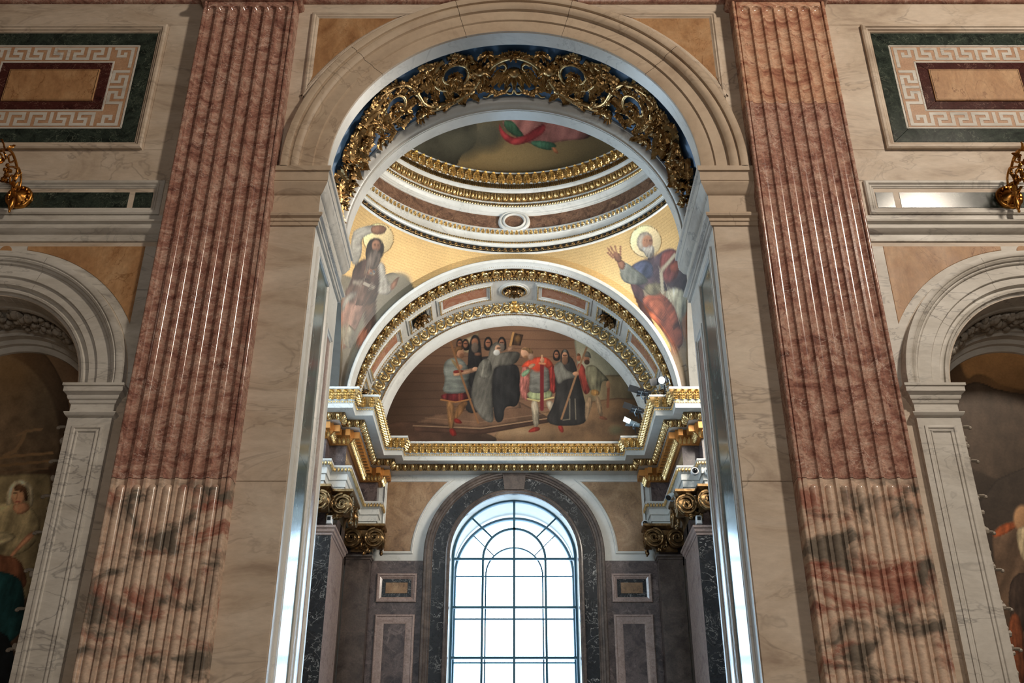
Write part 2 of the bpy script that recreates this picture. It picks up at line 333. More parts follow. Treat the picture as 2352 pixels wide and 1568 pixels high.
# spandrel panels beside the great arch
for sd,nm in ((-1,'left'),(1,'right')):
    sp=thing('ochre_wall_panel','framed ochre marble spandrel panel at the upper %s of the great arch'%nm,'panel',(sd*2.4,W,9.5),'spandrel panels of the great arch')
    a0=math.degrees(math.acos(2.83/3.03)); a1=math.degrees(math.asin((11.09-ZC)/3.03))
    pl=[(2.83,11.09)]+arcpts(0,ZC,3.03,a1,a0,18)
    pl=[(sd*x,z) for x,z in pl]
    ar=sum(pl[i-1][0]*pl[i][1]-pl[i][0]*pl[i-1][1] for i in range(len(pl)))
    if ar<0: pl=pl[::-1]
    frame(pl,[(0,0),(0,.03),(.015,.04),(.04,.045),(.055,.03),(.07,.03),(.08,.02),(.10,.008)],wmap(W)).build('frame','wall_marble',sp,smooth=28)
    MB().ngon([(x,W-.008,z) for x,z in offset_path(pl,-.095,True)]).build('slab','ochre_marble',sp,smooth=0)
# red marble moulding along the top of the wall
tr=MB(); P=[(0,11.27),(.03,11.275),(.05,11.29),(.06,11.32),(.05,11.35),(.03,11.365),(.03,11.42),(.10,11.5),(.16,11.6),(.16,11.9)]
for a,b in ((-16,-4.33),(-3.0,-.9),(.9,3.0),(4.33,16)): tr.grid([[(x,W-o,z) for x in (a,b)] for o,z in P])
tr.grid([[(x,W-o,z+.06) for x in (-.9,.9)] for o,z in P])
tag(tr.build('trim_1','red_marble'),kind='structure')
# ================================================================== fluted pilasters
def pilaster(sd):
    nm='left' if sd<0 else 'right'
    t=thing('fluted_pilaster','tall red marble fluted pilaster %s of the central arch'%nm,'pilaster',(sd*3.66,10.5,FLOOR),'fluted pilasters of the nave wall')
    xo,xi=4.30,3.02; yf=10.49; per=.166; hw=.068; c0=xi+.085+per/2
    cs=[c0+i*per for i in range(7)]
    xs=[xi,xi+.004,xi+.02,xi+.038,xi+.043,xi+.05,xi+.056]; 
    for c in cs: xs+=[c-hw-.004]+[c+hw*math.sin(PI/2*k/6) for k in range(-6,7)]+[c+hw+.004]
    xs+=[xo-.056,xo-.05,xo-.043,xo-.038,xo-.02,xo-.004,xo]
    def yd(x,z,zt,zb):
        e=min(x-xi,xo-x)
        if e<.0395: return -.014*math.sqrt(max(0,1-((e-.02)/.02)**2))
        if e<.0535: return .022 if .041<e<.0525 else 0
        for c in cs:
            dx=(x-c)/hw
            if abs(dx)<1.0:
                dz=max(0,(z-(zt-hw))/hw,((zb+hw)-z)/hw); q=1-dx*dx-dz*dz
                return .044*math.sqrt(q) if q>0 else 0
        return 0
    def shaft(z0,z1,zt,zb,mat,name):
        zs=[z0,z1]+([zt-hw+hw*math.sin(PI/2*k/5) for k in range(6)]+[zt+.003] if zt<z1 else [])+([zb+hw-hw*math.sin(PI/2*k/5) for k in range(6)] if zb>z0 else [])
        zs=sorted(zs)
        P=[[(sd*xi,W,z)]+[(sd*x,yf+yd(x,z,zt,zb),z) for x in xs]+[(sd*xo,W,z)] for z in zs]
        MB().grid(P).build(name,mat,t,smooth=50)
    if sd<0:
        shaft(4.075,11.10,11.02,-99,'red_marble','shaft')
    else:
        shaft(4.075,9.30,99,-99,'red_marble','shaft'); shaft(9.303,11.10,11.02,-99,'red_marble_pale','shaft')
    shaft(FLOOR,4.07,99,-99,'mottled_marble','lower_shaft')
    rc=.052
    rows=[]
    for z,q in [(FLOOR,1),(3.96,1)]+[(3.96+rc*math.sin(PI/2*k/5),math.cos(PI/2*k/5)) for k in range(1,6)]:
        rows.append([(rc*max(q,.02)*math.cos(PI*j/8+PI),rc*1.0*max(q,.02)*math.sin(PI*j/8+PI),z) for j in range(9)])
    m=MB().grid(rows); me=make_mesh('cable',m.V,m.F,'mottled_marble',60)
    for c in cs: inst('cable',me,t,Matrix.Translation((sd*c,yf+.045,0)))
    # necking roll above the flutes
    MB().grid([[(x,y,z) for x,y in ((sd*(xi-o),W),(sd*(xi-o),yf-o),(sd*(xo+o),yf-o),(sd*(xo+o),W))] for o,z in ((0,11.10),(.03,11.105),(.06,11.13),(.07,11.17),(.06,11.21),(.03,11.235),(.02,11.3),(.02,11.8))]).build('necking','red_marble',t,smooth=50)
marble('red_marble_pale',[(136,86,72),(176,124,102),(204,158,130),(222,184,156),(160,106,90)],(110,70,62),1.6,3.2,.02,.6,.14,stretch=(1,1,2.0),rot=(0,.2,0),dist=2.4,fine=.4)
pilaster(-1); pilaster(1)
# ================================================================== side bays
KEY_ROWS=['#.####','#.#...','#.###.','#...#.','#####.']   # one unit of running greek key, bottom row first
def meander(hx,hz,bw):
    """white greek-key inlay of one rectangular border, laid out on a square cell grid"""
    u=bw/5.0; nx=int(round((2*hx+bw)/u)); nzc=int(round((2*hz+bw)/u)); cells=set()
    def key(L,put):
        n=(L-1)//6; off=(L-(6*n+1))//2
        for k in range(off): put(k,0); put(L-1-k,0)
        for k in range(n):
            for q in range(5):
                for p in range(6):
                    if KEY_ROWS[q][p if k<n/2 else (6-p)%6]=='#' : put(off+6*k+p+(0 if k<n/2 else 0),q)
        for q in range(5): put(off+6*n,q)
    key(nx-12,lambda p,q:(cells.add((p+6,nzc-1-q)),cells.add((p+6,q)))[0])
    key(nzc-12,lambda p,q:(cells.add((nx-1-q,p+6)),cells.add((q,p+6)))[0])
    C=['#####','#...#','#.#.#','#.###','#....']
    for q in range(5):
        for p in range(5):
            if C[q][p]=='#':
                for X in (p,nx-1-p):
                    for Z in (q,nzc-1-q): cells.add((X,Z))
    for k in (5,):
        for X in (k,nx-1-k): cells.add((X,0)); cells.add((X,nzc-1))
        for Z in (k,nzc-1-k): cells.add((0,Z)); cells.add((nx-1,Z))
    m=MB(); vid={}
    def v(i,j):
        if (i,j) not in vid: vid[(i,j)]=len(m.V); m.V.append(((i-nx/2)*u,-.003,(j-nzc/2)*u))
        return vid[(i,j)]
    for i,j in sorted(cells): m.F.append([v(i,j),v(i+1,j),v(i+1,j+1),v(i,j+1)])
    return m
def band(parent,name,mat,x0,x1,z0,z1,w_,y,t):
    """four mitred strips of inlay"""
    o=[(x0,z0),(x1,z0),(x1,z1),(x0,z1)]; i=[(x0+w_,z0+w_),(x1-w_,z0+w_),(x1-w_,z1-w_),(x0+w_,z1-w_)]
    for k in range(4):
        j=(k+1)%4; slab(parent,name,[o[k],o[j],i[j],i[k]],y,mat,t)
def side_bay(sd):
    nm='left' if sd<0 else 'right'; xn=sd*XN; zc=9.75
    t=thing('inlaid_wall_panel','large framed panel of dark green marble with greek-key border, upper %s'%nm,'panel',(xn,W,8.66),'inlaid greek-key panels')
    frame(rect(xn-1.405,xn+1.405,zc-1.09,zc+1.09),[(0,0),(0,.045),(.02,.06),(.05,.062),(.065,.045),(.085,.04),(.10,.02),(.115,.02),(.13,.0)],wmap(W)).build('frame','wall_marble',t,smooth=28)
    band(t,'green_border','verde_marble',xn-1.275,xn+1.275,zc-.96,zc+.96,.235,W,.008)
    band(t,'white_fillet','wall_marble_grey',xn-1.075,xn+1.075,zc-.737,zc+.737,.03,W,.010)
    slab(t,'key_ground',rect(xn-1.045,xn+1.045,zc-.707,zc+.707),W,'rosy_marble',.008)
    mm=meander(.905,.565,.23); mm.map(lambda x,y,z:(x+xn,y+W-.008,z+zc)); mm.build('greek_key','wall_marble_grey',t,smooth=0)
    band(t,'inner_fillet','wall_marble_grey',xn-.775,xn+.775,zc-.44,zc+.44,.028,W-.008,.004)
    band(t,'maroon_border','maroon_marble',xn-.747,xn+.747,zc-.412,zc+.412,.14,W-.008,.006)
    frame(rect(xn-.61,xn+.61,zc-.275,zc+.275),[(0,.008),(0,.03),(.006,.034),(.02,.034)],wmap(W)).build('centre_edge','ochre_marble',t,smooth=0)
    slab(t,'centre_slab',rect(xn-.60,xn+.60,zc-.265,zc+.265),W-.02,'ochre_marble',.014)
    # frieze panel
    t=thing('long_marble_panel','long narrow green marble frieze panel below the %s greek-key panel'%nm,'panel',(xn,W,7.62),'green frieze panels')
    frame(rect(xn-1.79,xn+1.79,7.63,8.157),[(0,0),(0,.03),(.02,.045),(.05,.045),(.07,.025),(.085,.025),(.10,.012),(.11,.012),(.12,.0)],wmap(W)).build('frame','wall_marble_grey',t,smooth=28)
    slab(t,'surround',rect(xn-1.68,xn+1.68,7.74,8.05),W,'wall_marble',.004)
    slab(t,'slab',rect(xn-1.365,xn+1.365,7.745,7.985),W,'verde_marble',.008)
    for q in (-1,1):
        a,b=sorted((xn+q*1.435,xn+q*1.665)); slab(t,'corner_slab',rect(a,b,7.745,7.985),W,'verde_marble',.008)
    # string course
    t=thing('string_course','moulded grey marble string course above the %s side arch'%nm,'moulding',(xn,W,7.25),'string courses of the side bays')
    P=[(0,7.23),(.02,7.235),(.02,7.285),(.012,7.29),(.012,7.335),(.03,7.345),(.05,7.36),(.075,7.39),(.08,7.42),(.075,7.445),(.06,7.455),(.06,7.465),(.10,7.48),(.105,7.50),(.085,7.512),(.02,7.517),(.02,7.62),(0,7.625)]
    a,b=sorted((sd*4.27,sd*8.15)); MB().grid([[(x,W-o,z) for x in (a,b)] for o,z in P]).build('moulding','wall_marble_grey',t,smooth=28)
    # spandrel inlays of the side arch
    t=thing('spandrel_inlay','ochre marble inlay filling the spandrels over the %s side arch'%nm,'inlay',(xn,W,6.0),'spandrel inlays of the side arches')
    a0=math.degrees(math.acos(1.70/1.90)); 
    for q in (-1,1):
        pl=[(1.70,7.165)]+arcpts(0,ZN,1.90,90,a0,22)
        pl=[(.26,7.165)]+[p for p in [(xx,zz) for xx,zz in arcpts(0,ZN,1.90,82.1,a0,22)]]+[(1.70,7.165)]
        pl=[(xn+q*x,z) for x,z in pl]
        if sum(pl[i-1][0]*pl[i][1]-pl[i][0]*pl[i-1][1] for i in range(len(pl)))<0: pl=pl[::-1]
        slab(t,'slab',pl,W-.004,'ochre_marble',.006)
    slab(t,'disc',arcpts(xn,7.10,.075,0,345,23),W-.004,'ochre_marble',.006)
    # side archivolt
    t=thing('side_archivolt','moulded pale marble archivolt round the %s painting niche'%nm,'archivolt',(xn,W,ZN),'archivolts of the painting niches')
    P=[(RN,11.0),(RN,10.72),(1.25,10.70),(1.275,10.69),(1.285,10.66),(1.31,10.655),(1.318,10.68),(1.33,10.685),(1.36,10.685),(1.37,10.66),(1.376,10.645),(1.468,10.645),(1.474,10.625),(1.48,10.62),(1.625,10.62),(1.632,10.60),(1.645,10.592),(1.66,10.592),(1.668,10.57),(1.69,10.558),(1.705,10.566),(1.715,10.55),(1.735,10.545),(1.785,10.55),(1.79,W)]
    for q in ((-.4,35),(35.1,70),(70.1,110),(110.1,145),(145.1,180.4)): arc_sweep(P,ZN,q[0],q[1],16,xn).build('voussoir','wall_marble_grey',t,smooth=28)
    # imposts and pilasters of the niche
    for q,pn in ((-1,'outer'),(1,'inner')):
        px=xn-sd*q*(RN+.255)   # centre of pilaster
        t=thing('niche_pilaster','%s %s pilaster with recessed panel beside the %s painting'%('pale marble',pn,nm),'pilaster',(px,W,FLOOR),'pilasters of the painting niches')
        hx=.245
        PP=[(0,4.84),(.015,4.845),(.03,4.86),(.045,4.885),(.045,4.895),(.0,4.90),(0,5.0),(.012,5.01),(.02,5.03),(.02,5.045),(.035,5.055),(.045,5.08),(.045,5.095),(.06,5.11),(.085,5.13),(.085,5.19),(.10,5.195),(.10,5.226),(0,5.228)]
        path=[(px-hx,10.95),(px-hx,10.63),(px+hx,10.63),(px+hx,10.95)]
        MB().grid([[(x,y,z) for x,y in offset_path(path,o)] for o,z in PP]).build('capital_moulding','wall_marble_grey',t,smooth=28)
        MB().grid([[(x,y,z) for x,y in path] for z in (FLOOR,4.85)]).build('shaft','wall_marble_grey',t,smooth=0)
        frame(rect(px-.175,px+.175,-1.0,4.74),[(0,0),(0,.012),(.012,.016),(.03,.016),(.04,.004),(.055,.004),(.06,.014),(.072,.014),(.08,.0)],wmap(10.63)).build('panel_frame','wall_marble_grey',t,smooth=28)
        # carved garland on the niche side of the jamb
        g=thing('carved_garland','carved white marble flower garland on the %s jamb of the %s niche'%(pn,nm),'carving',(xn-sd*q*RN,11.1,0.2),'carved garlands in the painting niches')
        for k in range(24):
            z=.3+k*.205; xx=xn-sd*q*(RN-.03); m=MB()
            for j in range(5):
                a=R_.uniform(0,6.28); rr=R_.uniform(.02,.045); m.ell((xx+sd*q*R_.uniform(0,.05),10.86+.06*math.cos(a),z+.07*math.sin(a)),(rr,rr*1.3,rr),6,4)
            if k%2==0: m.ell((xx+sd*q*.09,10.82,z),(.06,.025,.018),6,4).ell((xx+sd*q*.13,10.82,z-.015),(.025,.025,.02),6,4)
            m.build('flower','carved_marble',g)
    # carved soffit frieze of the niche
    g=thing('carved_soffit','carved marble foliage and cherub frieze in the %s niche arch'%nm,'carving',(xn,11.2,ZN),'carved soffits of the painting niches')
    arc_sweep([(RN,10.95),(RN-.02,10.955),(RN-.03,10.98),(RN-.02,11.0),(RN-.01,11.01)],ZN,0,180,48,xn).build('front_bead','carved_marble',g)
    arc_sweep([(RN,11.45),(RN-.05,11.46),(RN-.06,11.50),(RN-.09,11.52),(RN-.09,11.62),(RN-.13,11.66),(RN-.13,11.72),(RN-.19,11.76),(RN-.19,11.86)],ZN,0,180,48,xn).build('rear_moulding','wall_marble_grey',g,smooth=28)
    for k in range(30):
        a=math.radians(6+168*k/29); m=MB()
        for j in range(9):
            da=R_.uniform(-.07,.07); y=R_.uniform(11.06,11.42); rr=R_.uniform(.03,.07); h=R_.uniform(.01,.06)
            c=(xn+(RN-h)*math.cos(a+da),y,ZN+(RN-h)*math.sin(a+da)); m.ell(c,(rr,rr*R_.uniform(.7,1.5),rr*R_.uniform(.6,1)),6,5)
        for j in range(3):
            L=leaf_mb(.16,.09,4,.05); an=R_.uniform(0,6.28); y0=R_.uniform(11.1,11.36); ca,sa=math.cos(an),math.sin(an)
            L.map(lambda x,y,z:(lambda s_,tt,h:(xn+(RN-h)*math.cos(a+s_/RN),tt,ZN+(RN-h)*math.sin(a+s_/RN)))(z*ca-x*sa,y0+z*sa+x*ca,.03+y)); m.add(L.V,L.F)
        m.build('carved_cluster','carved_marble',g)
def leaf_mb(L,Wd,nl=5,curl=.3,nv=11,nu=6,ridge=.25):
    """lobed acanthus leaf: z along its length, x across, y the height off the ground; curls outwards at the tip"""
    P=[]
    for i in range(nv):
        v=i/(nv-1); w_=Wd*.5*(max(0,math.sin(PI*min(1,(.10+.87*v)**1.1)))**.42)*(.80+.20*math.cos(2*PI*nl*v+1.0))
        row=[]
        for j in range(2*nu+1):
            u=(j-nu)/nu; au=abs(u)
            h=curl*L*(v**2.2)*.9+Wd*ridge*(1-au**1.6)*(.75+.25*math.cos(2*PI*nl*v))+Wd*.08*math.cos(u*9)
            z=L*(v+.08*au*au*math.cos(2*PI*nl*v))-.05*L*au*au
            if au>.99: h=min(h,0)*1-0.02*Wd+curl*L*(v**2.2)*.75
            row.append((u*w_,h,z))
        P.append(row)
    return MB().grid(P)
side_bay(-1); side_bay(1)
# ================================================================== gilded foliage of the great arch
GF=thing('gilded_foliage_frieze','carved gilded acanthus scroll frieze on the blue soffit of the great arch','carving',(0,11.5,ZC))
CF=cmap(2.53,ZC)
def put_leaf(parent,s0,t0,ang,L,Wd,h0=.02,curl=.35,nl=5,mat='gold',sg=1,name='leaf'):
    m=leaf_mb(L,Wd,nl,curl*.5,12,5,.30); ca,sa=math.cos(ang),math.sin(ang)
    m.map(lambda x,y,z:CF(sg*(s0+z*ca-x*sa),max(10.98,min(12.10+.3*x*x,t0+z*sa+x*ca)),h0+max(y,-.01)))
    return m.build(name,mat,parent,smooth=70)
def put_tube(parent,pts,rad,name='stem',mat='gold',sg=1,h=.055,k=7,sub=6):
    # smooth the guide points
    P=[]
    n=len(pts)
    for i in range(n-1):
        p0=pts[max(i-1,0)]; p1=pts[i]; p2=pts[i+1]; p3=pts[min(i+2,n-1)]
        for q in range(sub):
            u=q/sub; P.append(tuple(.5*((2*p1[c])+(-p0[c]+p2[c])*u+(2*p0[c]-5*p1[c]+4*p2[c]-p3[c])*u*u+(-p0[c]+3*p1[c]-3*p2[c]+p3[c])*u**3) for c in range(2)))
    P.append(tuple(pts[-1])); m=len(P)
    rr=[(rad[0]+(rad[1]-rad[0])*i/(m-1)) if hasattr(rad,'__len__') else rad for i in range(m)]
    return MB().tube([CF(sg*a,b,h) for a,b in P],rr,k).build(name,mat,parent,smooth=60)
def sheath_stem(pts,rad,sg):
    o=put_tube(GF,pts,rad,sg=sg)
    for i in range(len(pts)-1):
        for q in (0.0,):
            a=(pts[i][0]+(pts[i+1][0]-pts[i][0])*q,pts[i][1]+(pts[i+1][1]-pts[i][1])*q); an=math.atan2(pts[i+1][1]-pts[i][1],pts[i+1][0]-pts[i][0])
            for d in (-.42,.42): put_leaf(o,a[0],a[1],an+d,.20,.12,.06,.45,3,'gold',sg)
    for p in pts[1:-1:2]:
        e=MB().ell((0,0,0),(.06,.06,.045),8,5); e.map(lambda x,y,z:CF(sg*(p[0]+x),p[1]+y,.07+z)); e.build('node','gold',o,smooth=60)
    return o
def rosette(parent,s0,t0,r,sg,h=.06,n=8,mat='gold'):
    m=MB()
    for k in range(n):
        a=2*PI*k/n+.2; L=leaf_mb(r,r*.75,2,.5,7,3,.3); ca,sa=math.cos(a),math.sin(a)
        L.map(lambda x,y,z:CF(sg*(s0+(z+.1*r)*ca-x*sa),t0+(z+.1*r)*sa+x*ca,h+max(y,-.01))); m.add(L.V,L.F)
    e=MB().ell((0,0,0),(r*.3,r*.3,r*.25),8,6); e.map(lambda x,y,z:CF(sg*(s0+x),t0+y,h+.04+z)); m.add(e.V,e.F)
    return m.build('flower',mat,parent,smooth=60)
def bud(parent,s0,t0,r,sg,ang=0,h=.07):
    m=MB().ell((0,0,0),(r,r*.8,r*.8),8,6); m.map(lambda x,y,z:CF(sg*(s0+x),t0+y,h+z))
    for k in range(5):
        a=ang+(k-2)*.55; L=leaf_mb(r*1.5,r*.8,3,.5,7,3,.3); ca,sa=math.cos(a),math.sin(a)
        L.map(lambda x,y,z:CF(sg*(s0+z*ca-x*sa),t0+z*sa+x*ca,h+.02+max(y,-.01))); m.add(L.V,L.F)
    return m.build('bud','gold',parent,smooth=60)
def wheel(s0,t0,r0,sg,a0,rot):
    th=2*PI*1.75; n=44; C=[]
    for i in range(n+1):
        q=i/n; a=a0+rot*th*q; r=r0*(1-.74*q); C.append((s0+r*math.cos(a),t0+r*math.sin(a)))
    o=MB().tube([CF(sg*a,b,.05+.045*(i/n)) for i,(a,b) in enumerate(C)],[r0*(.115-.06*i/n) for i in range(n+1)],7).build('scroll','gold',GF,smooth=60)
    for i in range(1,n-6,2):
        a=a0+rot*th*i/n; r=r0*(1-.74*i/n); q=i/n
        tang=a+rot*PI/2
        an=tang-rot*(.75+R_.uniform(-.2,.2))
        put_leaf(o,C[i][0],C[i][1],an,r0*(.60-.22*q)*R_.uniform(.85,1.15),r0*.42*(1-.3*q),.04+.04*q,.55,4,'gold',sg)
    # broad acanthus sheath lying on the upper stem
    for i in (3,10,17):
        a=a0+rot*th*i/n+rot*PI/2; put_leaf(o,C[i][0],C[i][1],a+rot*.15,r0*.9,r0*.40,.07,.18,6,'gold',sg,'sheath')
    rosette(o,s0,t0,r0*.36,sg,.09)
    return o
for sg in (-1,1):
    wheel(.93,11.44,.34,sg,-1.2,1)
    wheel(1.98,11.50,.36,sg,-2.2,1)
    wheel(2.72,11.60,.27,sg,-2.0,1)
    sheath_stem([(.28,11.34),(.42,11.48),(.52,11.66),(.66,11.86),(.92,11.98),(1.22,11.97),(1.42,11.82),(1.54,11.5),(1.7,11.24),(1.95,11.13)],(.036,.044),sg)
    put_tube(GF,[(.70,11.90),(.98,12.04),(1.28,12.03),(1.5,11.88)],(.035,.03),sg=sg)
    sheath_stem([(1.95,11.13),(2.2,11.12),(2.38,11.22),(2.55,11.30),(2.8,11.34),(3.05,11.5),(3.3,11.7),(3.6,11.86),(3.85,11.95)],(.044,.03),sg)
    sheath_stem([(.62,11.62),(.52,11.44),(.62,11.26),(.80,11.12),(1.0,11.09)],(.032,.038),sg)
    bud(GF,.52,11.46,.11,sg,PI*.9); bud(GF,1.28,11.12,.07,sg,-.5); bud(GF,1.52,11.98,.08,sg,.6)
    # sprig of small flowers beside the crown of the arch
    put_tube(GF,[(.50,11.42),(.47,11.30),(.42,11.20)],(.02,.012),sg=sg); rosette(GF,.40,11.16,.10,sg,.06,7); put_leaf(GF,.40,11.15,.3,.16,.09,.06,.5,3,'gold',sg)
    put_leaf(GF,.36,11.2,2.2,.13,.09,.05,.5,3,'gold',sg)
    # curled leaves along the lower stem
    for s_,t_,a_,L_ in ((.52,11.88,2.9,.26),(.56,11.95,-2.6,.22),(.72,11.92,2.4,.22),(.86,12.0,2.0,.2),(1.05,12.02,1.2,.2),(.72,11.8,-1.4,.22),(.95,11.9,-1.2,.2),(1.18,11.88,-.9,.24),(1.36,11.9,.4,.24),(1.5,11.7,.1,.25),(1.5,11.55,-2.6,.26),(1.62,11.3,-2.8,.28),(1.32,11.2,2.6,.26),(1.38,11.28,.4,.24),(1.45,11.14,-2.9,.22),(1.4,11.36,1.7,.2),(1.62,11.95,.2,.26),(1.78,12.02,-.6,.24),(1.95,12.04,.4,.22),(1.4,12.04,2.4,.18),(.64,11.72,.4,.2),(.5,11.62,-2.4,.16)):
        put_leaf(GF,s_,t_,a_,L_,L_*.62,.03,.5,4,'gold',sg)
    rosette(GF,1.45,11.98,.10,sg,.06,7); rosette(GF,1.40,11.22,.10,sg,.06,7); rosette(GF,2.3,11.95,.12,sg,.06,7); rosette(GF,2.36,11.28,.09,sg,.06,7)
    # dense foliage running down to the springing
    for k in range(46):
        s_=2.28+1.52*(k/46)+R_.uniform(-.05,.05); u=(k/46)
        t_=R_.uniform(11.10+.45*u,12.0); L_=R_.uniform(.24,.40)*(1-.25*u)
        put_leaf(GF,s_,t_,R_.choice((.3,-.3,.7,-.8,2.5,-2.6,1.4))+R_.uniform(-.3,.3),L_,L_*.62,R_.uniform(.02,.09),.5,5,'gold',sg)
    for k in range(5): rosette(GF,2.45+.28*k,11.5+.12*k+R_.uniform(-.15,.15),.10,sg,.12,7)
# centre motif at the crown
put_tube(GF,[(-.42,11.62),(-.36,11.44),(-.2,11.30),(0,11.25),(.2,11.30),(.36,11.44),(.42,11.62)],.05,'yoke')
for k in range(-3,4): put_leaf(GF,.03*k,11.26,-PI/2+.38*k,.2 if abs(k)<3 else .22,.10,.06,.6,4)
rosette(GF,0,11.2,.08,1,.09,6)
for k in range(-4,5): put_leaf(GF,.035*k,11.46+.03*abs(k),PI/2+.30*k*-1,.36-.03*abs(k),.14,.06,.45,5)
bud(GF,0,11.50,.10,1,PI/2,.12)
for sg in (-1,1):
    wl_=[(.24,11.42),(.17,11.38),(.12,11.44),(.15,11.52),(.22,11.5)]
    put_tube(GF,wl_,(.03,.02),'tendril',sg=sg); put_leaf(GF,.2,11.5,1.0,.26,.15,.08,.5,5,'gold',sg); put_leaf(GF,.3,11.66,.7,.18,.1,.06,.5,4,'gold',sg)
    put_tube(GF,[(.06,11.86),(.12,11.98),(.04,12.02),(.0,11.92)],(.022,.018),'tendril',sg=sg)
    put_leaf(GF,.10,11.98,.1,.22,.12,.05,.5,4,'gold',sg); put_tube(GF,[(.24,11.98),(.36,12.0),(.42,12.06),(.48,12.04)],(.025,.012),'tendril',sg=sg)
    put_leaf(GF,.44,11.52,1.5,.24,.14,.05,.4,4,'gold',sg)
# ================================================================== gilded wall brackets
def bracket(sd):
    nm='left' if sd<0 else 'right'; xn=sd*XN
    t=thing('wall_bracket','gilded openwork lamp bracket on the green frieze at the far %s'%nm,'bracket',(xn,W,7.86),'gilded wall brackets')
    def tb(pts,rad,name,k=7):
        P=[]; n=len(pts)
        for i in range(n-1):
            p0=pts[max(i-1,0)]; p1=pts[i]; p2=pts[i+1]; p3=pts[min(i+2,n-1)]
            for q in range(6):
                u=q/6; P.append(tuple(.5*((2*p1[c])+(-p0[c]+p2[c])*u+(2*p0[c]-5*p1[c]+4*p2[c]-p3[c])*u*u+(-p0[c]+3*p1[c]-3*p2[c]+p3[c])*u**3) for c in range(3)))
        P.append(pts[-1]); return MB().tube(P,rad,k).build(name,'sconce_gold',t,smooth=60)
    # round boss on the wall
    P=[(.17,10.69),(.17,10.655),(.16,10.64),(.135,10.635),(.12,10.65),(.07,10.61),(.045,10.59),(.0,10.575)]
    MB().grid([[(xn+r*math.cos(2*PI*j/24),y,7.885+r*math.sin(2*PI*j/24)) for r,y in P] for j in range(24)],True).build('boss','sconce_gold',t,smooth=50)
    for j in range(14):
        a=2*PI*j/14; MB().ell((xn+.128*math.cos(a),10.63,7.885+.128*math.sin(a)),(.022,.016,.022),6,4).build('bead','sconce_gold',t)
    tb([(xn,10.60,7.90),(xn,10.62,8.02),(xn,10.58,8.14),(xn,10.48,8.20),(xn,10.40,8.14)],.014,'brace')
    tb([(xn,10.62,7.86),(xn,10.52,7.80),(xn,10.46,7.92),(xn,10.45,8.05),(xn,10.47,8.14),(xn,10.38,8.22),(xn,10.24,8.26),(xn,10.12,8.20),(xn,10.02,8.10)],.018,'arm')
    tb([(xn,10.46,7.96),(xn,10.40,8.02),(xn,10.36,7.96),(xn,10.40,7.90),(xn,10.43,7.94)],.014,'scroll')
    tb([(xn,10.34,8.2),(xn,10.26,8.12),(xn,10.2,8.16),(xn,10.24,8.22)],.013,'scroll')
    tb([(xn,10.42,8.16),(xn,10.30,8.08),(xn,10.24,7.98),(xn,10.28,7.92)],.013,'scroll')
    MB().ell((xn,10.54,7.70),(.04,.04,.10),10,8).build('finial','sconce_gold',t)
    MB().ell((xn,10.54,7.585),(.018,.018,.025),8,6).build('finial_tip','sconce_gold',t)
    for k in range(16):
        y=10.56-.5*k/16; z=7.82+.38*k/16+.05*math.sin(k*1.9)
        L=leaf_mb(.13,.07,3,.4,8,3,.3); a=R_.uniform(0,6.28); q=R_.choice((-1,1))
        L.map(lambda x,yy,zz:(xn+q*(.02+yy)+.3*x,y+zz*math.cos(a)-x*math.sin(a),z+zz*math.sin(a)+x*math.cos(a))); L.build('leaf','sconce_gold',t,smooth=60)
    for k in range(9): MB().ell((xn+R_.uniform(-.03,.03),10.26+.05*math.sin(k*2.1),7.86+.022*k),(.026,.026,.026),6,5).build('berry','sconce_gold',t)
bracket(-1); bracket(1)
# ================================================================== chapel
YC=17.45; ZS=10.15; YB=24.1
# ---- ornament meshes (x along the moulding, y outwards, z up)
def mesh_of(mb,name,mat,sm=60): return make_mesh(name,mb.V,mb.F,mat,sm)
def egg_mb(w,h):
    m=MB().ell((0,.012,-.02*h),(w*.26,w*.30,h*.42),10,8)
    # shell round the egg
    n=16; P=[]
    for i in range(n+1):
        a=math.radians(-215+250*i/n); P.append((w*.39*math.cos(a),.02,h*.02+h*.47*math.sin(a)))
    m.tube(P,w*.055,6)
    # dart
    m.tube([(w*.5,.03,h*.42),(w*.5,.035,0),(w*.5,.02,-h*.45)],[w*.06,w*.05,w*.015],5)
    return m
def acanthus_mb(w,h,nl=5,curl=.25):
    m=leaf_mb(h,w,nl,curl,12,6,.28); m.map(lambda x,y,z:(x,y,z-h/2)); return m
def scroll_mb(p):
    """one running-scroll unit of pitch p: volute, eye and a curled leaf"""
    n=30; P=[]; rr=[]
    for i in range(n+1):
        q=i/n; a=-2.4+2*PI*1.55*q; r=p*.40*(1-.78*q); P.append((r*math.cos(a),.04*p+.14*p*q,r*math.sin(a))); rr.append(p*(.115-.045*q))
    m=MB().tube(P,rr,6); m.ell((0,.14*p,0),(p*.12,p*.10,p*.12),8,6)
    m.tube([(-.62*p,.02,.22*p),(-.5*p,.05*p,-.02*p),(-.36*p,.06*p,-.22*p),(-.22*p,.05*p,-.32*p)],[.03*p,.06*p,.07*p,.05*p],6)
    for (x,z,a,L) in ((.30*p,.30*p,-.5,.38*p),(-.46*p,.20*p,.9,.3*p),(-.05*p,-.40*p,1.8,.3*p),(.44*p,-.18*p,2.6,.3*p)):
        l=leaf_mb(L,L*.6,3,.4,7,3,.3); ca,sa=math.cos(a),math.sin(a)
        l.map(lambda xx,yy,zz:(x+xx*ca+zz*sa,.02*p+yy,z-xx*sa+zz*ca)); m.add(l.V,l.F)
    return m
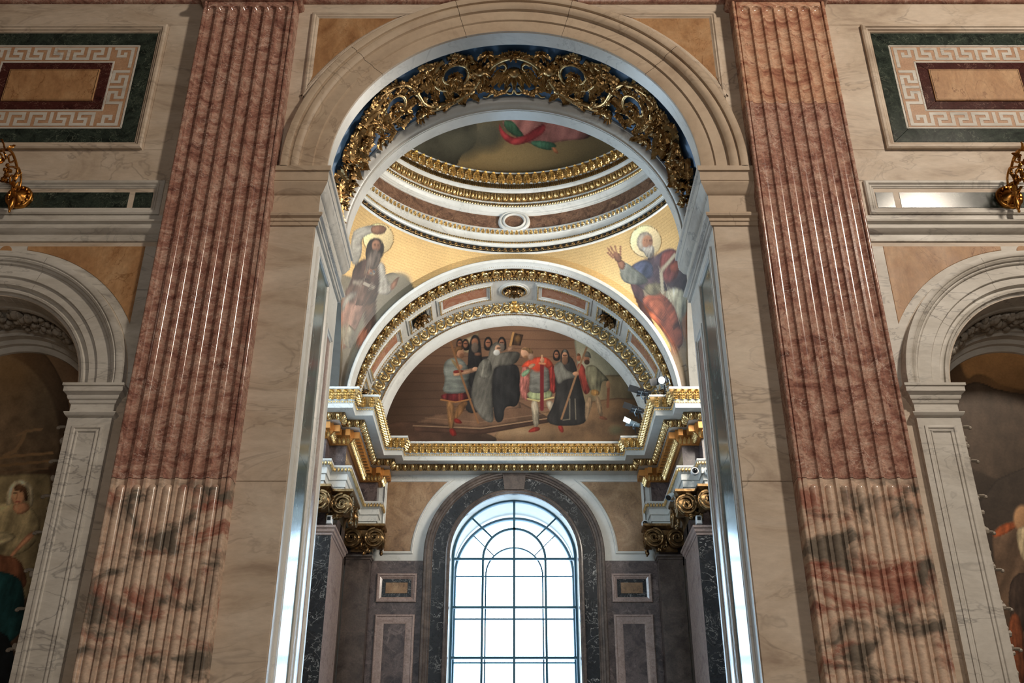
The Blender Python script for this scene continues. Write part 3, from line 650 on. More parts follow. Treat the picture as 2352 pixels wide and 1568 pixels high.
def wave_mb(p):
    P=[]; n=18
    for i in range(n+1):
        q=i/n; a=-2.6+2*PI*1.15*q; r=p*.36*(1-.7*q); P.append((r*math.cos(a),.012,r*math.sin(a)))
    m=MB().tube([(-.75*p,.008,-.30*p)]+P,p*.07,5); m.ell((0,.015,0),(p*.12,p*.1,p*.12),6,4); return m
def rope_run(pts,frames,r):
    m=MB()
    for p,(X,Y,Z) in zip(pts,frames):
        e=MB().ell((0,0,0),(r*.95,r*.8,r*1.0),6,4); e.map(lambda x,y,z:tuple(p[i]+X[i]*(x+.45*z)+Y[i]*y+Z[i]*z for i in range(3))); m.add(e.V,e.F)
    return m
def bead_run(pts,r,k=6):
    m=MB()
    for p in pts: m.ell(p,(r,r,r),k,4)
    return m
ACAN=mesh_of(acanthus_mb(.19,.22,4,.2),'acanthus_leaf','gold_bright')
EGG=mesh_of(egg_mb(.187,.19),'egg','gold_bright'); 
BLOCK=mesh_of(MB().box(-.05,.05,-.02,.14,-.075,.075),'modillion','wood_gold',0)
# ---- entablature
EN=thing('entablature','white and gilded chapel entablature with egg moulding under the lunette','entablature',(0,23.6,7.98))
LP=[(-6.0,21.1),(-4.1,21.1),(-4.1,21.5),(-3.72,21.5),(-3.72,23.76),(-3.29,23.76),(-3.29,YB)]
FULL=LP+[(-x,y) for x,y in LP[::-1]]
UP_=[(0,9.42),(.27,9.42),(.29,9.42),(.32,9.45),(.38,9.50),(.42,9.55),(.62,9.555),(.62,9.655),(.635,9.66),(.645,9.69),(.635,9.72),(.64,9.725),(.66,9.77),(.70,9.84),(.735,9.92),(.74,9.95),(.75,9.955),(.75,10.0),(-.4,10.02)]
path_sweep(UP_,FULL).build('cornice','white_marble',EN,smooth=25)
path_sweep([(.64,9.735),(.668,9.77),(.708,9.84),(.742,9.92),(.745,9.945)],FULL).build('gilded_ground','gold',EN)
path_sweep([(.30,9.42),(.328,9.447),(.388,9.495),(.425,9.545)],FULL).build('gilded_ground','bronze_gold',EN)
LOW=[(-.05,7.98),(.02,7.98),(.02,8.11),(.05,8.115),(.05,8.26),(.08,8.265),(.08,8.40),(.10,8.41),(.14,8.45),(.17,8.52),(.18,8.53),(.18,8.56),(0,8.565)]
RP=[(-x,y) for x,y in LP[::-1]]
for pth in (LP,RP):
    path_sweep(LOW,pth).build('architrave','white_marble',EN,smooth=25)
    path_sweep([(0,8.56),(0,9.105)],pth).build('frieze','purple_marble',EN,smooth=0)
    path_sweep([(0,9.10),(.03,9.10),(.10,9.17),(.13,9.22),(.14,9.225),(.14,9.42)],pth).build('bed_moulding','wood_gold',EN,smooth=25)
def along(path,off,step,end=.5):
    """evenly spaced stations on each run of an offset path -> (point, tangent, normal)"""
    P=offset_path(path,off)
    for i in range(len(P)-1):
        a,b=P[i],P[i+1]; L=math.hypot(b[0]-a[0],b[1]-a[1]); n=max(1,round(L/step)); tx,ty=(b[0]-a[0])/L,(b[1]-a[1])/L
        for k in range(n): 
            q=(k+.5)/n; yield (a[0]+(b[0]-a[0])*q,a[1]+(b[1]-a[1])*q),(tx,ty),(ty,-tx)
def vis(p): return abs(p[0])<4.6
for p,tg,nr in along(FULL,.685,.155):
    if vis(p): inst('acanthus_leaf',ACAN,EN,axes((p[0],p[1],9.84),(tg[0],tg[1],0),(nr[0]*.9,nr[1]*.9,-.3),(nr[0]*.35,nr[1]*.35,.93)))
for p,tg,nr in along(FULL,.355,.187):
    if vis(p): inst('egg',EGG,EN,axes((p[0],p[1],9.487),(tg[0],tg[1],0),(nr[0]*.75,nr[1]*.75,-.66),(nr[0]*.66,nr[1]*.66,.75)))
for pth in (LP,RP):
    for p,tg,nr in along(pth,.14,.19):
        if vis(p): inst('modillion',BLOCK,EN,axes((p[0],p[1],9.31),(tg[0],tg[1],0),(nr[0],nr[1],0),(0,0,1)))
    a=[(p,tg,nr) for p,tg,nr in along(pth,.09,.085) if vis(p)]
    m=MB()
    for p,tg,nr in a:
        l=leaf_mb(.13,.085,3,.3,7,3,.35); l.map(lambda x,y,z:(p[0]+tg[0]*x+nr[0]*(y+.3*z),p[1]+tg[1]*x+nr[1]*(y+.3*z),9.10+z*.95)); m.add(l.V,l.F)
    tag(m.build('leaf_moulding','gold_bright',EN),kind='stuff')
    m=MB()
    for p,tg,nr in along(pth,.16,.07):
        if vis(p): m.ell((p[0],p[1],8.47),(.03,.03,.05),6,5)
    tag(m.build('bead_moulding','gold_bright',EN),kind='stuff')
m=bead_run([(p[0],p[1],9.69) for p,tg,nr in along(FULL,.64,.058) if vis(p)],.026)
tag(m.build('bead_moulding','gold_bright',EN),kind='stuff')
# ---- rear wall with the arched window opening
WZ=7.40; WR=1.50
pl=[(-9,TOP),(-9,FLOOR),(-WR,FLOOR),(-WR,WZ)]+arcpts(0,WZ,WR,180,0,40)+[(WR,FLOOR),(9,FLOOR),(9,TOP)]
rw=tag(MB().ngon([(x,YB,z) for x,z in pl]).build('wall_rear','white_marble',smooth=0),kind='structure')
opn=[(-WR,FLOOR)]+arcpts(0,WZ,WR,180,0,40)+[(WR,FLOOR)]
opo=[(-WR-.0,FLOOR)]+arcpts(0,WZ-.05,WR,180,0,40)+[(WR,FLOOR)]
MB().grid([[(x,YB,z) for x,z in opn],[(x,25.5,z) for x,z in opo],[(x*1.0,26.2,z) for x,z in opo]]).build('window_reveal','stone_reveal',rw,smooth=30)
# lower purple marble dado of the rear wall
for sd in (-1,1):
    a,b=sorted((sd*2.12,sd*3.36)); slab(rw,'marble_facing',rect(a,b,FLOOR,7.27),YB,'purple_marble',.02)
# window surround of dark marble
ws=thing('window_surround','dark marble architrave round the arched chapel window','window surround',(0,YB,FLOOR))
def arch_path(prof,name,mat,par,sm=28):
    P=[]
    st=[(PI,'l',FLOOR)]
    rows=[]
    rows.append([(-r,y,FLOOR) for r,y in prof])
    for i in range(49):
        a=PI-PI*i/48; rows.append([(r*math.cos(a),y,WZ+r*math.sin(a)) for r,y in prof])
    rows.append([(r,y,FLOOR) for r,y in prof]); MB().grid(rows).build(name,mat,par,smooth=sm)
arch_path([(2.13,YB),(2.13,23.95),(2.11,23.93),(2.06,23.93),(2.04,23.96),(2.0,23.97),(1.99,23.99),(1.95,23.99),(1.93,24.02),(1.92,24.02)],'outer_moulding','brown_marble',ws)
arch_path([(1.92,24.02),(1.62,24.02)],'marble_band','black_marble',ws,0)
arch_path([(1.62,24.02),(1.62,23.99),(1.60,23.98),(1.56,23.98),(1.55,24.0),(1.51,24.01),(1.50,24.04),(1.50,24.12)],'inner_moulding','brown_marble',ws)
slab(ws,'keystone',[(-.24,WZ+1.60),(.24,WZ+1.60),(.30,WZ+2.11),(-.30,WZ+2.11)],24.0,'brown_marble',.05)
# ---- windows
def window(name,y,zs,R,bars,hs,rin,th,label=None):
    wn=bpy.data.objects.new(name,None); link(wn,None,Matrix.Translation((0,y,FLOOR))); tag(wn,kind='structure')
    P=[]
    pr=[(R,y+.06),(R,y-.04),(R-.055,y-.04),(R-.065,y-.02),(R-.065,y+.06)]
    rows=[[(-r,yy,FLOOR) for r,yy in pr]]+[[(r*math.cos(PI-PI*i/48),yy,zs+r*math.sin(PI-PI*i/48)) for r,yy in pr] for i in range(49)]+[[(r,yy,FLOOR) for r,yy in pr]]
    MB().grid(rows).build('window_frame','glare_blue_iron',wn,smooth=28)
    for x in (-rin,0,rin):
        z1=zs if x else zs+R-.03
        MB().box(x-th,x+th,y-.03,y+.03,FLOOR,z1).build('mullion','glare_blue_iron',wn,smooth=0)
    for z in hs: MB().box(-R+.03,R-.03,y-.028,y+.028,z-th,z+th).build('transom','glare_blue_iron',wn,smooth=0)
    arc_sweep([(rin-th,y-.03),(rin+th,y-.03),(rin+th,y+.03),(rin-th,y+.03),(rin-th,y-.03)],zs,0,180,40).build('inner_arch_bar','glare_blue_iron',wn)
    for a in (45,135):
        ca,sa=math.cos(math.radians(a)),math.sin(math.radians(a))
        MB().tube([(rin*ca,y,zs+rin*sa),((R-.03)*ca,y,zs+(R-.03)*sa)],th,4).build('radial_bar','glare_blue_iron',wn)
    # panes
    hz=[FLOOR]+sorted(hs); xs=[-R,-rin,0,rin,R]
    for i in range(len(hz)-1):
        for j in range(4):
            MB().grid([[(x,y,z) for z in (hz[i]+th,hz[i+1]-th)] for x in (xs[j]+th,xs[j+1]-th)]).build('pane','glass',wn,smooth=0)
    for a0,a1 in ((0,90),(90,180)):
        MB().ngon([(0,y,zs)]+[(x,y,z) for x,z in arcpts(0,zs,rin,a0,a1,12)]).build('pane','glass',wn,smooth=0)
    for a0,a1 in ((0,45),(45,90),(90,135),(135,180)):
        A=arcpts(0,zs,rin,a0,a1,8); B=arcpts(0,zs,R-.03,a0,a1,8)
        MB().grid([[(x,y,z) for x,z in A],[(x,y,z) for x,z in B]]).build('pane','glass',wn,smooth=0)
window('window_1',24.45,7.42,1.49,0,[7.42,6.265,5.11,3.955,2.8],.745,.027)
window('window_2',25.4,7.29,1.49,0,[7.27,6.22,5.19,4.15,3.1],.70,.017)
# ---- panels of the rear wall
for sd,nm in ((-1,'left'),(1,'right')):
    t=thing('window_spandrel_panel','mottled tan stone panel with white frame %s of the chapel window arch'%nm,'panel',(sd*2.7,YB,7.4),'spandrel panels beside the chapel window')
    R2=2.40; z0,z1=7.44,9.305; x1=3.155
    zc2=7.40
    a_hi=math.degrees(math.asin((z1-zc2)/R2)); a_lo=math.degrees(math.asin((z0-zc2)/R2))
    pl=[(x1,z1),(x1,z0)]+arcpts(0,zc2,R2,a_lo,a_hi,20)
    pl=[(sd*x,z) for x,z in pl]
    if sum(pl[i-1][0]*pl[i][1]-pl[i][0]*pl[i-1][1] for i in range(len(pl)))<0: pl=pl[::-1]
    frame(pl,[(0,0),(0,.03),(.015,.04),(.03,.03),(.045,.03),(.06,.012),(.07,.0)],wmap(YB)).build('frame','white_marble',t,smooth=28)
    MB().ngon([(x,YB-.006,z) for x,z in offset_path(pl,-.065,True)]).build('slab','panel_stone',t,smooth=0)
    def fr(x0,x1,z0,z1,nm_,lab,inner):
        a,b=sorted((sd*x0,sd*x1)); t=thing(nm_,lab,'panel',((a+b)/2,YB,z0),'framed panels beside the chapel window')
        y=YB-.02
        w_=.125 if inner=='small' else .21
        frame(rect(a,b,z0,z1),[(0,0),(0,.03),(.02,.045),(.045,.045),(.055,.03),(.075,.03),(w_-.02,.012),(w_,.0)],wmap(y)).build('frame','pink_marble',t,smooth=28)
        if inner=='small':
            band(t,'dark_border','black_marble',a+w_,b-w_,z0+w_,z1-w_,.085,y,.006); slab(t,'centre_slab',rect(a+w_+.085,b-w_-.085,z0+w_+.085,z1-w_-.085),y,'panel_stone',.012)
        else: slab(t,'slab',rect(a+w_,b-w_,z0+w_,z1-w_),y,'purple_marble',.006)
    fr(2.27,3.20,6.285,6.955,'small_wall_panel','small framed panel with tan centre %s of the chapel window'%nm,'small')
    fr(2.28,3.19,-.6,6.0,'tall_wall_panel','tall framed dark marble panel %s of the chapel window'%nm,'tall')
# ---- side walls and piers of the chapel
for sd,nm in ((-1,'left'),(1,'right')):
    pr_=thing('corner_pier','dark veined marble pier with pink side face on the %s of the chapel'%nm,'pier',(sd*4.1,22,FLOOR),'chapel piers')
    x0,x1=sd*4.5,sd*3.87
    MB().grid([[(sd*x,y,z) for x,y in ((6.0,21.37),(3.87,21.37))] for z in (FLOOR,7.16)]).build('front_face','black_marble',pr_,smooth=0)
    MB().grid([[(sd*3.87,y,z) for y in (21.37,23.05)] for z in (FLOOR,7.16)]).build('side_face','pink_marble',pr_,smooth=0)
    MB().grid([[(sd*x,y,z) for x,y in ((3.87,23.05),(3.95,23.05),(3.95,23.8))] for z in (FLOOR,7.98)]).build('recess','brown_marble',pr_,smooth=0)
    MB().grid([[(sd*x,y,z) for x,y in ((3.92,23.78),(3.36,23.78),(3.36,YB))] for z in (FLOOR,7.30)]).build('rear_pilaster','brown_marble',pr_,smooth=0)
    MB().grid([[(sd*x,y,z) for x,y in ((6.0,21.6),(3.98,21.6),(3.98,23.9),(3.4,23.9))] for z in (7.1,8.0)]).build('upper_core','purple_marble',pr_,smooth=0)
    pth=[(-6.0,21.37),(-3.87,21.37),(-3.87,23.05),(-4.0,23.05)]
    mb=path_sweep([(0,7.0),(.02,7.01),(.02,7.05),(.05,7.07),(.06,7.13),(.09,7.15),(.09,7.20),(-.2,7.21)],pth)
    if sd>0: mb.map(lambda x,y,z:(-x,y,z))
    mb.build('cap_moulding','pink_marble',pr_,smooth=28)
    pth=[(-3.92,23.78),(-3.36,23.78),(-3.36,YB)]
    mb=path_sweep([(0,7.2),(.02,7.21),(.02,7.25),(.05,7.27),(.06,7.31),(-.2,7.32)],pth)
    if sd>0: mb.map(lambda x,y,z:(-x,y,z))
    mb.build('cap_moulding','brown_marble',pr_,smooth=28)
    # gilded ionic capitals
    def capital(xr,yf,wd,dp,label,mat):
        t=thing('ionic_capital',label,'capital',(sd*(abs(xr)+wd/2),yf+dp/2,7.3),'gilded ionic capitals')
        xl=abs(xr)+wd; xr_=abs(xr)
        f=lambda x,y,z:(sd*x,y,z)
        Pb=[(xl,yf+dp),(xl,yf),(xr_,yf),(xr_,yf+dp)]
        def loop(o,z): return [(sd*x,y,z) for x,y in ((xl-o*0,yf+dp),(xl,yf+o),(xr_+o,yf+o),(xr_+o,yf+dp))]
        MB().grid([loop(.10,7.86),loop(.08,7.875),loop(.05,7.89),loop(.03,7.91),loop(.0,7.925),loop(.0,7.98),loop(.1,7.99)]).build('abacus',mat,t,smooth=28)
        MB().grid([loop(.30,7.38),loop(.29,7.6),loop(.26,7.66),loop(.18,7.74),loop(.16,7.80),loop(.14,7.86)]).build('bell',mat,t,smooth=50)
        def volute(cx,cy,ax):
            n=64; r0=.235; P=[]; rr=[]
            for i in range(n+1):
                q=i/n; a=PI/2-2*PI*2.4*q; r=r0*(1-.86*q); u=r*math.cos(a); z=7.655+r*math.sin(a)
                d=.03+.05*q
                P.append((sd*(cx+u),cy-d,z) if ax=='f' else (sd*(cx-d),cy+u,z)); rr.append(.033-.018*q)
            m=MB().tube(P,rr,6)
            # disc behind the coil with depth
            k=20
            for (o0,rad) in ((0,.23),):
                A=[(rad*math.cos(2*PI*j/k),rad*math.sin(2*PI*j/k)) for j in range(k)]
                if ax=='f': m.grid([[(sd*(cx+u),cy+.10,7.655+v) for u,v in A],[(sd*(cx+u),cy-.02,7.655+v) for u,v in A],[(sd*(cx+u*.1),cy-.02,7.655+v*.1) for u,v in A]],False,True)
                else: m.grid([[(sd*(cx+.10),cy+u,7.655+v) for u,v in A],[(sd*(cx-.02),cy+u,7.655+v) for u,v in A],[(sd*(cx-.02),cy+u*.1,7.655+v*.1) for u,v in A]],False,True)
            m.build('volute',mat,t,smooth=50)
        volute(xr_+.23,yf+.09,'f'); volute(xr_+.09,yf+.24,'s')
        if wd>.7: volute(xl-.03,yf+.09,'f')
        
        if dp>.7: volute(xr_+.09,yf+dp-.2,'s')
        g=MB()
        for k in range(26):
            if k%2: c=(R_.uniform(xr_+.30,xl-.28),yf+.10,R_.uniform(7.34,7.62))
            else: c=(xr_+.10,yf+R_.uniform(.36,max(.5,dp-.3)),R_.uniform(7.34,7.62))
            rr=R_.uniform(.025,.05); g.ell((sd*c[0],c[1],c[2]),(rr,rr,rr),6,5)
        for k in range(12):
            L=leaf_mb(.16,.09,3,.3,7,3,.3); cx=R_.uniform(xr_+.28,xl-.25); cz=R_.uniform(7.36,7.66); a=R_.uniform(-2.6,2.6)
            L.map(lambda x,y,z:(sd*(cx+x*math.cos(a)+z*math.sin(a)),yf+.10-y,cz-x*math.sin(a)+z*math.cos(a))); g.add(L.V,L.F)
        tag(g.build('festoon',mat,t,smooth=60),kind='stuff')
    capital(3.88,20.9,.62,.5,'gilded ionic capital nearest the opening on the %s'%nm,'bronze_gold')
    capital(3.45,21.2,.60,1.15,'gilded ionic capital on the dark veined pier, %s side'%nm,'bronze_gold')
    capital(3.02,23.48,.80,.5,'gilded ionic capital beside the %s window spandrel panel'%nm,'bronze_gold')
    # plain side wall with its arch and the wall above the cornice
    MB().grid([[(sd*x,y,z) for x,y in ((6.0,21.1),(6.0,13.4))] for z in (FLOOR,10.0)]).build('side_wall','white_marble',pr_,smooth=0)
# ---- rear arch above the entablature
RB=thing('rear_arch','white arch with gilded scrolls and coffers over the lunette painting','arch',(0,21.4,ZS))
A0,A1=-1.5,181.5
arc_sweep([(3.84,21.6),(3.84,21.44),(3.83,21.40),(3.81,21.39),(3.76,21.42),(3.74,21.50),(3.71,21.56),(3.70,21.58),(3.70,22.18),(3.74,22.2),(3.765,22.22),(3.765,23.30),(3.80,23.32),(3.80,23.47)],ZS,A0,A1,80).build('vault','white_marble',RB,smooth=28)
arc_sweep([(3.80,23.47),(3.46,23.47),(3.455,23.44),(3.42,23.43),(3.40,23.46),(3.36,23.47),(3.33,23.50),(3.24,23.60),(3.225,23.66)],ZS,A0,A1,80).build('inner_moulding','white_marble',RB,smooth=28)
SC1=mesh_of(scroll_mb(.285).map(lambda x,y,z:(x,y*1.1,z*1.45)),'gilded_scroll','gold_bright'); SC2=mesh_of(scroll_mb(.262).map(lambda x,y,z:(x*1.06,y*1.1,z*1.2)),'gilded_scroll','gold_bright')
arc_sweep([(3.692,21.63),(3.692,22.05)],ZS,A0,A1,80).build('gilded_ground','bronze_gold',RB)
for sg in (-1,1):
    for k in range(20):
        a=math.radians(sg*(2.2+4.42*(k+.0))); 
        r=3.695; o=(r*math.sin(a),21.85,ZS+r*math.cos(a)); tx=(sg*math.cos(a),0,-sg*math.sin(a))
        inst('gilded_scroll',SC1,RB,axes(o,tx,(-math.sin(a),0,-math.cos(a)),(0,-1,0)))
    for k in range(22):
        a=math.radians(sg*(3.0+4.05*k)); r=3.645; o=(r*math.sin(a),23.46,ZS+r*math.cos(a)); tx=(sg*math.cos(a),0,-sg*math.sin(a))
        inst('gilded_scroll',SC2,RB,axes(o,tx,(0,-1,0),(math.sin(a),0,math.cos(a))))
def on_arc(r,y,n,a0=-90,a1=90):
    return [(r*math.sin(math.radians(a0+(a1-a0)*i/n)),y,ZS+r*math.cos(math.radians(a0+(a1-a0)*i/n))) for i in range(n+1)]
m=MB()
for i in range(150):
    a=math.radians(-90+180*i/149); p=(3.69*math.sin(a),22.10,ZS+3.69*math.cos(a))
    e=MB().ell((0,0,0),(.028,.045,.05),6,4); X=(math.cos(a),0,-math.sin(a)); Z=(0,1,0); Y=(-math.sin(a),0,-math.cos(a))
    e.map(lambda x,y,z:tuple(p[i_]+X[i_]*(x+.5*z)+Y[i_]*y+Z[i_]*z for i_ in range(3))); m.add(e.V,e.F)
tag(m.build('rope_moulding','gold_bright',RB),kind='stuff')
tag(bead_run(on_arc(3.73,21.56,230),.022,5).build('bead_moulding','gold',RB),kind='stuff')
tag(bead_run(on_arc(3.43,23.42,210),.024,5).build('bead_moulding','gold',RB),kind='stuff')
tag(bead_run(on_arc(3.80,23.44,210),.018,5).build('bead_moulding','gold',RB),kind='stuff')
inst('central_flower',mesh_of(acanthus_mb(.3,.34,3,.2),'central_flower','gold_bright'),RB,axes((0,23.45,ZS+3.64),(1,0,0),(0,-1,0),(0,0,1)))
RS=3.765; SF=cmap(RS,ZS); d2=math.radians
def soffit_panel(a0,a1,t0,t1,mat,kind,sg):
    s0,s1=sorted((sg*RS*d2(a0),sg*RS*d2(a1))); pl=dens(rect(s0,s1,t0,t1),.12)
    p=frame(pl,[(0,0),(0,.03),(.02,.035),(.04,.03),(.05,.045),(.075,.055),(.10,.045),(.11,.02),(.14,.02),(.16,.004),(.17,.003)],SF).build('coffer_frame','white_marble',RB,smooth=28)
    i=.175; m=MB().grid([[SF(s0+i+(s1-s0-2*i)*u/10,t0+i+(t1-t0-2*i)*v/4,.004) for v in range(5)] for u in range(11)])
    m.build('coffer_slab',mat,p)
    b=offset_path(pl,-.075,True); L=[]
    bb=dens(b,.048); tag(bead_run([SF(u,v,.055) for u,v in bb],.024,5).build('gilded_beading','gold_bright',p),kind='stuff')
    if kind=='rosette':
        sc,tc=(s0+s1)/2,(t0+t1)/2; m=MB()
        for ring,(rr,n,h) in enumerate(((.24,8,.0),(.15,6,.05))):
            for k in range(n):
                a=2*PI*k/n+ring*.4; l=leaf_mb(rr,rr*.8,2,.5,8,3,.35); ca,sa=math.cos(a),math.sin(a)
                l.map(lambda x,y,z:SF(sc+z*ca-x*sa,tc+z*sa+x*ca,h+max(y,-.01))); m.add(l.V,l.F)
        e=MB().ell((0,0,0),(.06,.06,.06),8,6); e.map(lambda x,y,z:SF(sc+x,tc+y,.10+z)); m.add(e.V,e.F); m.build('rosette','bronze_gold',p,smooth=60)
for sg in (-1,1):
    soffit_panel(8.2,31.2,22.36,23.14,'salmon_marble','plain',sg)
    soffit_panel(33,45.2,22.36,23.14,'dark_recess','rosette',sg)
    soffit_panel(48.2,69.8,22.36,23.14,'salmon_marble','plain',sg)
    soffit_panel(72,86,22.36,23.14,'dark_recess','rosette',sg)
# central medallion
cc=[(.40*math.cos(2*PI*j/40),22.74+.36*math.sin(2*PI*j/40)) for j in range(40)]
md=frame(cc,[(0,0),(0,.03),(.03,.04),(.05,.03),(.06,.05),(.085,.055),(.10,.04),(.12,.006),(.13,.002)],SF).build('medallion_frame','white_marble',RB,smooth=28)
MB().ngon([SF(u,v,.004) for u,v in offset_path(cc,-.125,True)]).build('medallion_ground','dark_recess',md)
tag(bead_run([SF(u,v,.055) for u,v in offset_path(dens(cc,.05),-.085,True)],.022,5).build('gilded_beading','gold_bright',md),kind='stuff')
m=MB()
for k in range(12):
    a=2*PI*k/12; l=leaf_mb(.24,.13,2,.4,8,3,.4); ca,sa=math.cos(a),math.sin(a); l.map(lambda x,y,z:SF(z*ca-x*sa,22.74+z*sa+x*ca,max(y,-.01))); m.add(l.V,l.F)
e=MB().ell((0,0,0),(.08,.08,.06),8,6); e.map(lambda x,y,z:SF(x,22.74+y,.06+z)); m.add(e.V,e.F); m.build('rosette','bronze_gold',md,smooth=60)
# ---- dome drum
DD=thing('dome_drum','round white and gilded cornice with marble frieze beneath the dome','cornice',(0,YC,14.14))
def dring(prof,name,mat,par=None): return ring_sweep(prof,0,YC,0,360,120).build(name,mat,par or DD,smooth=28)
dring([(4.05,14.10),(3.985,14.13),(3.965,14.14),(3.965,14.165)],'lower_fillet','white_marble')
dring([(3.985,14.165),(3.985,14.325)],'wave_ground','dark_recess')
dring([(3.985,14.325),(3.95,14.335),(3.935,14.36),(3.935,14.375),(3.915,14.38),(3.915,14.45),(3.935,14.455),(3.945,14.50),(3.95,14.58),(3.935,14.63),(3.92,14.64),(3.92,14.78),(3.90,14.785),(3.90,14.815),(3.94,14.83),(3.95,14.86),(3.98,14.87),(3.985,14.89)],'lower_moulding','white_marble')
dring([(3.985,14.88),(3.975,15.26)],'frieze','frieze_marble')
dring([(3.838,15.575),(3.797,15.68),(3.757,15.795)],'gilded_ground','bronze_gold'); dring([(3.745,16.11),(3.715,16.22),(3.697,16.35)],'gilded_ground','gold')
dring([(3.985,15.24),(3.95,15.25),(3.945,15.275),(3.92,15.285),(3.915,15.32),(3.89,15.335),(3.87,15.37),(3.855,15.40),(3.84,15.41),(3.84,15.54),(3.83,15.55),(3.84,15.57),(3.80,15.68),(3.76,15.80),(3.75,15.82),(3.735,15.83),(3.72,15.86),(3.72,15.905),(3.75,15.915),(3.75,16.05),(3.77,16.06),(3.75,16.10),(3.72,16.22),(3.70,16.36),(3.70,16.40),(3.80,16.42)],'upper_moulding','white_marble')
def round_inst(me,name,r,z,n,lean=0.0,a0=15,a1=165):
    for i in range(n):
        a=math.radians(a0+(a1-a0)*(i+.5)/n); c,s_=math.cos(a),math.sin(a)
        cl,sl=math.cos(lean),math.sin(lean)
        inst(name,me,DD,axes((r*c,YC+r*s_,z),(s_,-c,0),(-c*cl,-s_*cl,-sl),(-c*sl,-s_*sl,cl)))
EGG2=mesh_of(egg_mb(.162,.20),'egg','gold_bright'); AC2=mesh_of(acanthus_mb(.25,.29,5,.16),'acanthus_leaf','gold_bright')
WAVE=mesh_of(wave_mb(.15),'wave_scroll','gold'); AC3=mesh_of(acanthus_mb(.10,.11,3,.2),'small_leaf','gold_bright')
RIB=mesh_of(MB().box(-.026,.026,-.03,.03,-.055,.055),'tongue','gold_bright',0)
round_inst(EGG2,'egg',3.79,15.68,62,.33)
round_inst(AC2,'acanthus_leaf',3.745,16.21,46,.1)
round_inst(WAVE,'wave_scroll',3.975,14.245,68)
round_inst(AC3,'small_leaf',3.915,14.71,86)
m=MB()
for i in range(170):
    a=math.radians(15+150*(i+.5)/170); c,s_=math.cos(a),math.sin(a); b=MB().box(-.022,.022,-.03,.03,-.06,.06); b.map(lambda x,y,z:(3.74*c+s_*x-c*y,YC+3.74*s_-c*x-s_*y,15.98+z)); m.add(b.V,b.F)
tag(m.build('tongue_moulding','gold',DD,smooth=0),kind='stuff')
tag(bead_run([(3.725*math.cos(math.radians(15+150*i/200)),YC+3.725*math.sin(math.radians(15+150*i/200)),15.93) for i in range(201)],.022,5).build('bead_moulding','gold_bright',DD),kind='stuff')
m=MB()
for i in range(150):
    a=math.radians(15+150*(i+.5)/150); c,s_=math.cos(a),math.sin(a); e=MB().ell((0,0,0),(.03,.03,.055),6,4); e.map(lambda x,y,z:(3.83*c+s_*(x+.4*z)-c*y,YC+3.83*s_-c*(x+.4*z)-s_*y,15.475+z)); m.add(e.V,e.F)
tag(m.build('rope_moulding','gold_bright',DD),kind='stuff')
tag(bead_run([(3.905*math.cos(math.radians(15+150*i/175)),YC+3.905*math.sin(math.radians(15+150*i/175)),14.415) for i in range(176)],.028,6).build('bead_moulding','gold_bright',DD),kind='stuff')
# roundel on the frieze
rd=thing('frieze_roundel','round purple marble roundel in a white ring on the dome frieze','roundel',(0,YC+3.97,15.05))
pr=[(.40,.03),(.39,-.03),(.36,-.05),(.33,-.05),(.31,-.02),(.29,-.02),(.28,-.06),(.25,-.07),(.235,-.05),(.23,-.0)]
MB().grid([[(r*math.cos(2*PI*j/40),YC+3.93+y,15.06+r*.82*math.sin(2*PI*j/40)) for r,y in pr] for j in range(40)],True).build('ring','white_marble',rd,smooth=28)
MB().ngon([(.235*math.cos(2*PI*j/40),YC+3.925,15.06+.235*.82*math.sin(2*PI*j/40)) for j in range(40)]).build('disc','frieze_marble',rd,smooth=0)
# ---- lamps and devices
def put_dir(a,b): return (Vector(b)-Vector(a)).normalized()
def spot(loc,aim,label,s=1.0,mat='lamp_black',lit=False,flap=True):
    t=thing('flood_lamp',label,'lamp',loc,'floodlights on the chapel cornice')
    d=put_dir(loc,aim); q=d.to_track_quat('Y','Z').to_matrix().to_4x4(); M=Matrix.Translation(Vector(loc))@q
    P=[(.04,-.16),(.065,-.15),(.07,-.05),(.085,-.04),(.09,.10),(.095,.16),(.085,.16),(.08,.12)]
    k=18; m=MB().grid([[(s*r*math.cos(2*PI*j/k),s*y,s*r*math.sin(2*PI*j/k)) for r,y in P] for j in range(k)],True)
    m.ngon([(s*.04*math.cos(2*PI*j/k),-.16*s,s*.04*math.sin(2*PI*j/k)) for j in range(k)]); m.build('housing',mat,t,M)
    MB().ngon([(s*.082*math.cos(2*PI*j/k),.13*s,s*.082*math.sin(2*PI*j/k)) for j in range(k)]).build('lens','lens_lit' if lit else 'dark_glass',t,M)
    if flap:
        for sg_ in (-1,1): MB().box(sg_*.09*s,sg_*.10*s,.14*s,.34*s,-.08*s,.08*s).map(lambda x,y,z:(x+sg_*.5*(y-.14*s),y,z)).build('barn_door',mat,t,M,smooth=0)
    b=MB().tube([(-.10*s,0,0),(-.11*s,0,-.12*s),(0,0,-.17*s),(.11*s,0,-.12*s),(.10*s,0,0)],.012*s,5); b.build('yoke','lamp_silver',t,M)
    if loc[2]>10: MB().tube([(loc[0],loc[1],loc[2]-.12*s),(loc[0]+.02,loc[1]+.12,10.0)],.015,6).build('stand','lamp_black',t)
spot((3.30,20.60,10.28),(1.2,17.5,8.6),'black floodlight with lit lens on the right end of the chapel cornice',1.0,lit=True)
spot((2.92,21.1,10.22),(1.2,22.4,11.2),'black barn-door floodlight on the right cornice corner',.95)
spot((2.85,21.9,10.16),(1.0,23.0,11.2),'second black barn-door floodlight along the right cornice',.9)
spot((2.86,22.7,10.16),(1.0,23.2,11.0),'small silver floodlight at the rear of the right cornice',.75,'lamp_silver')
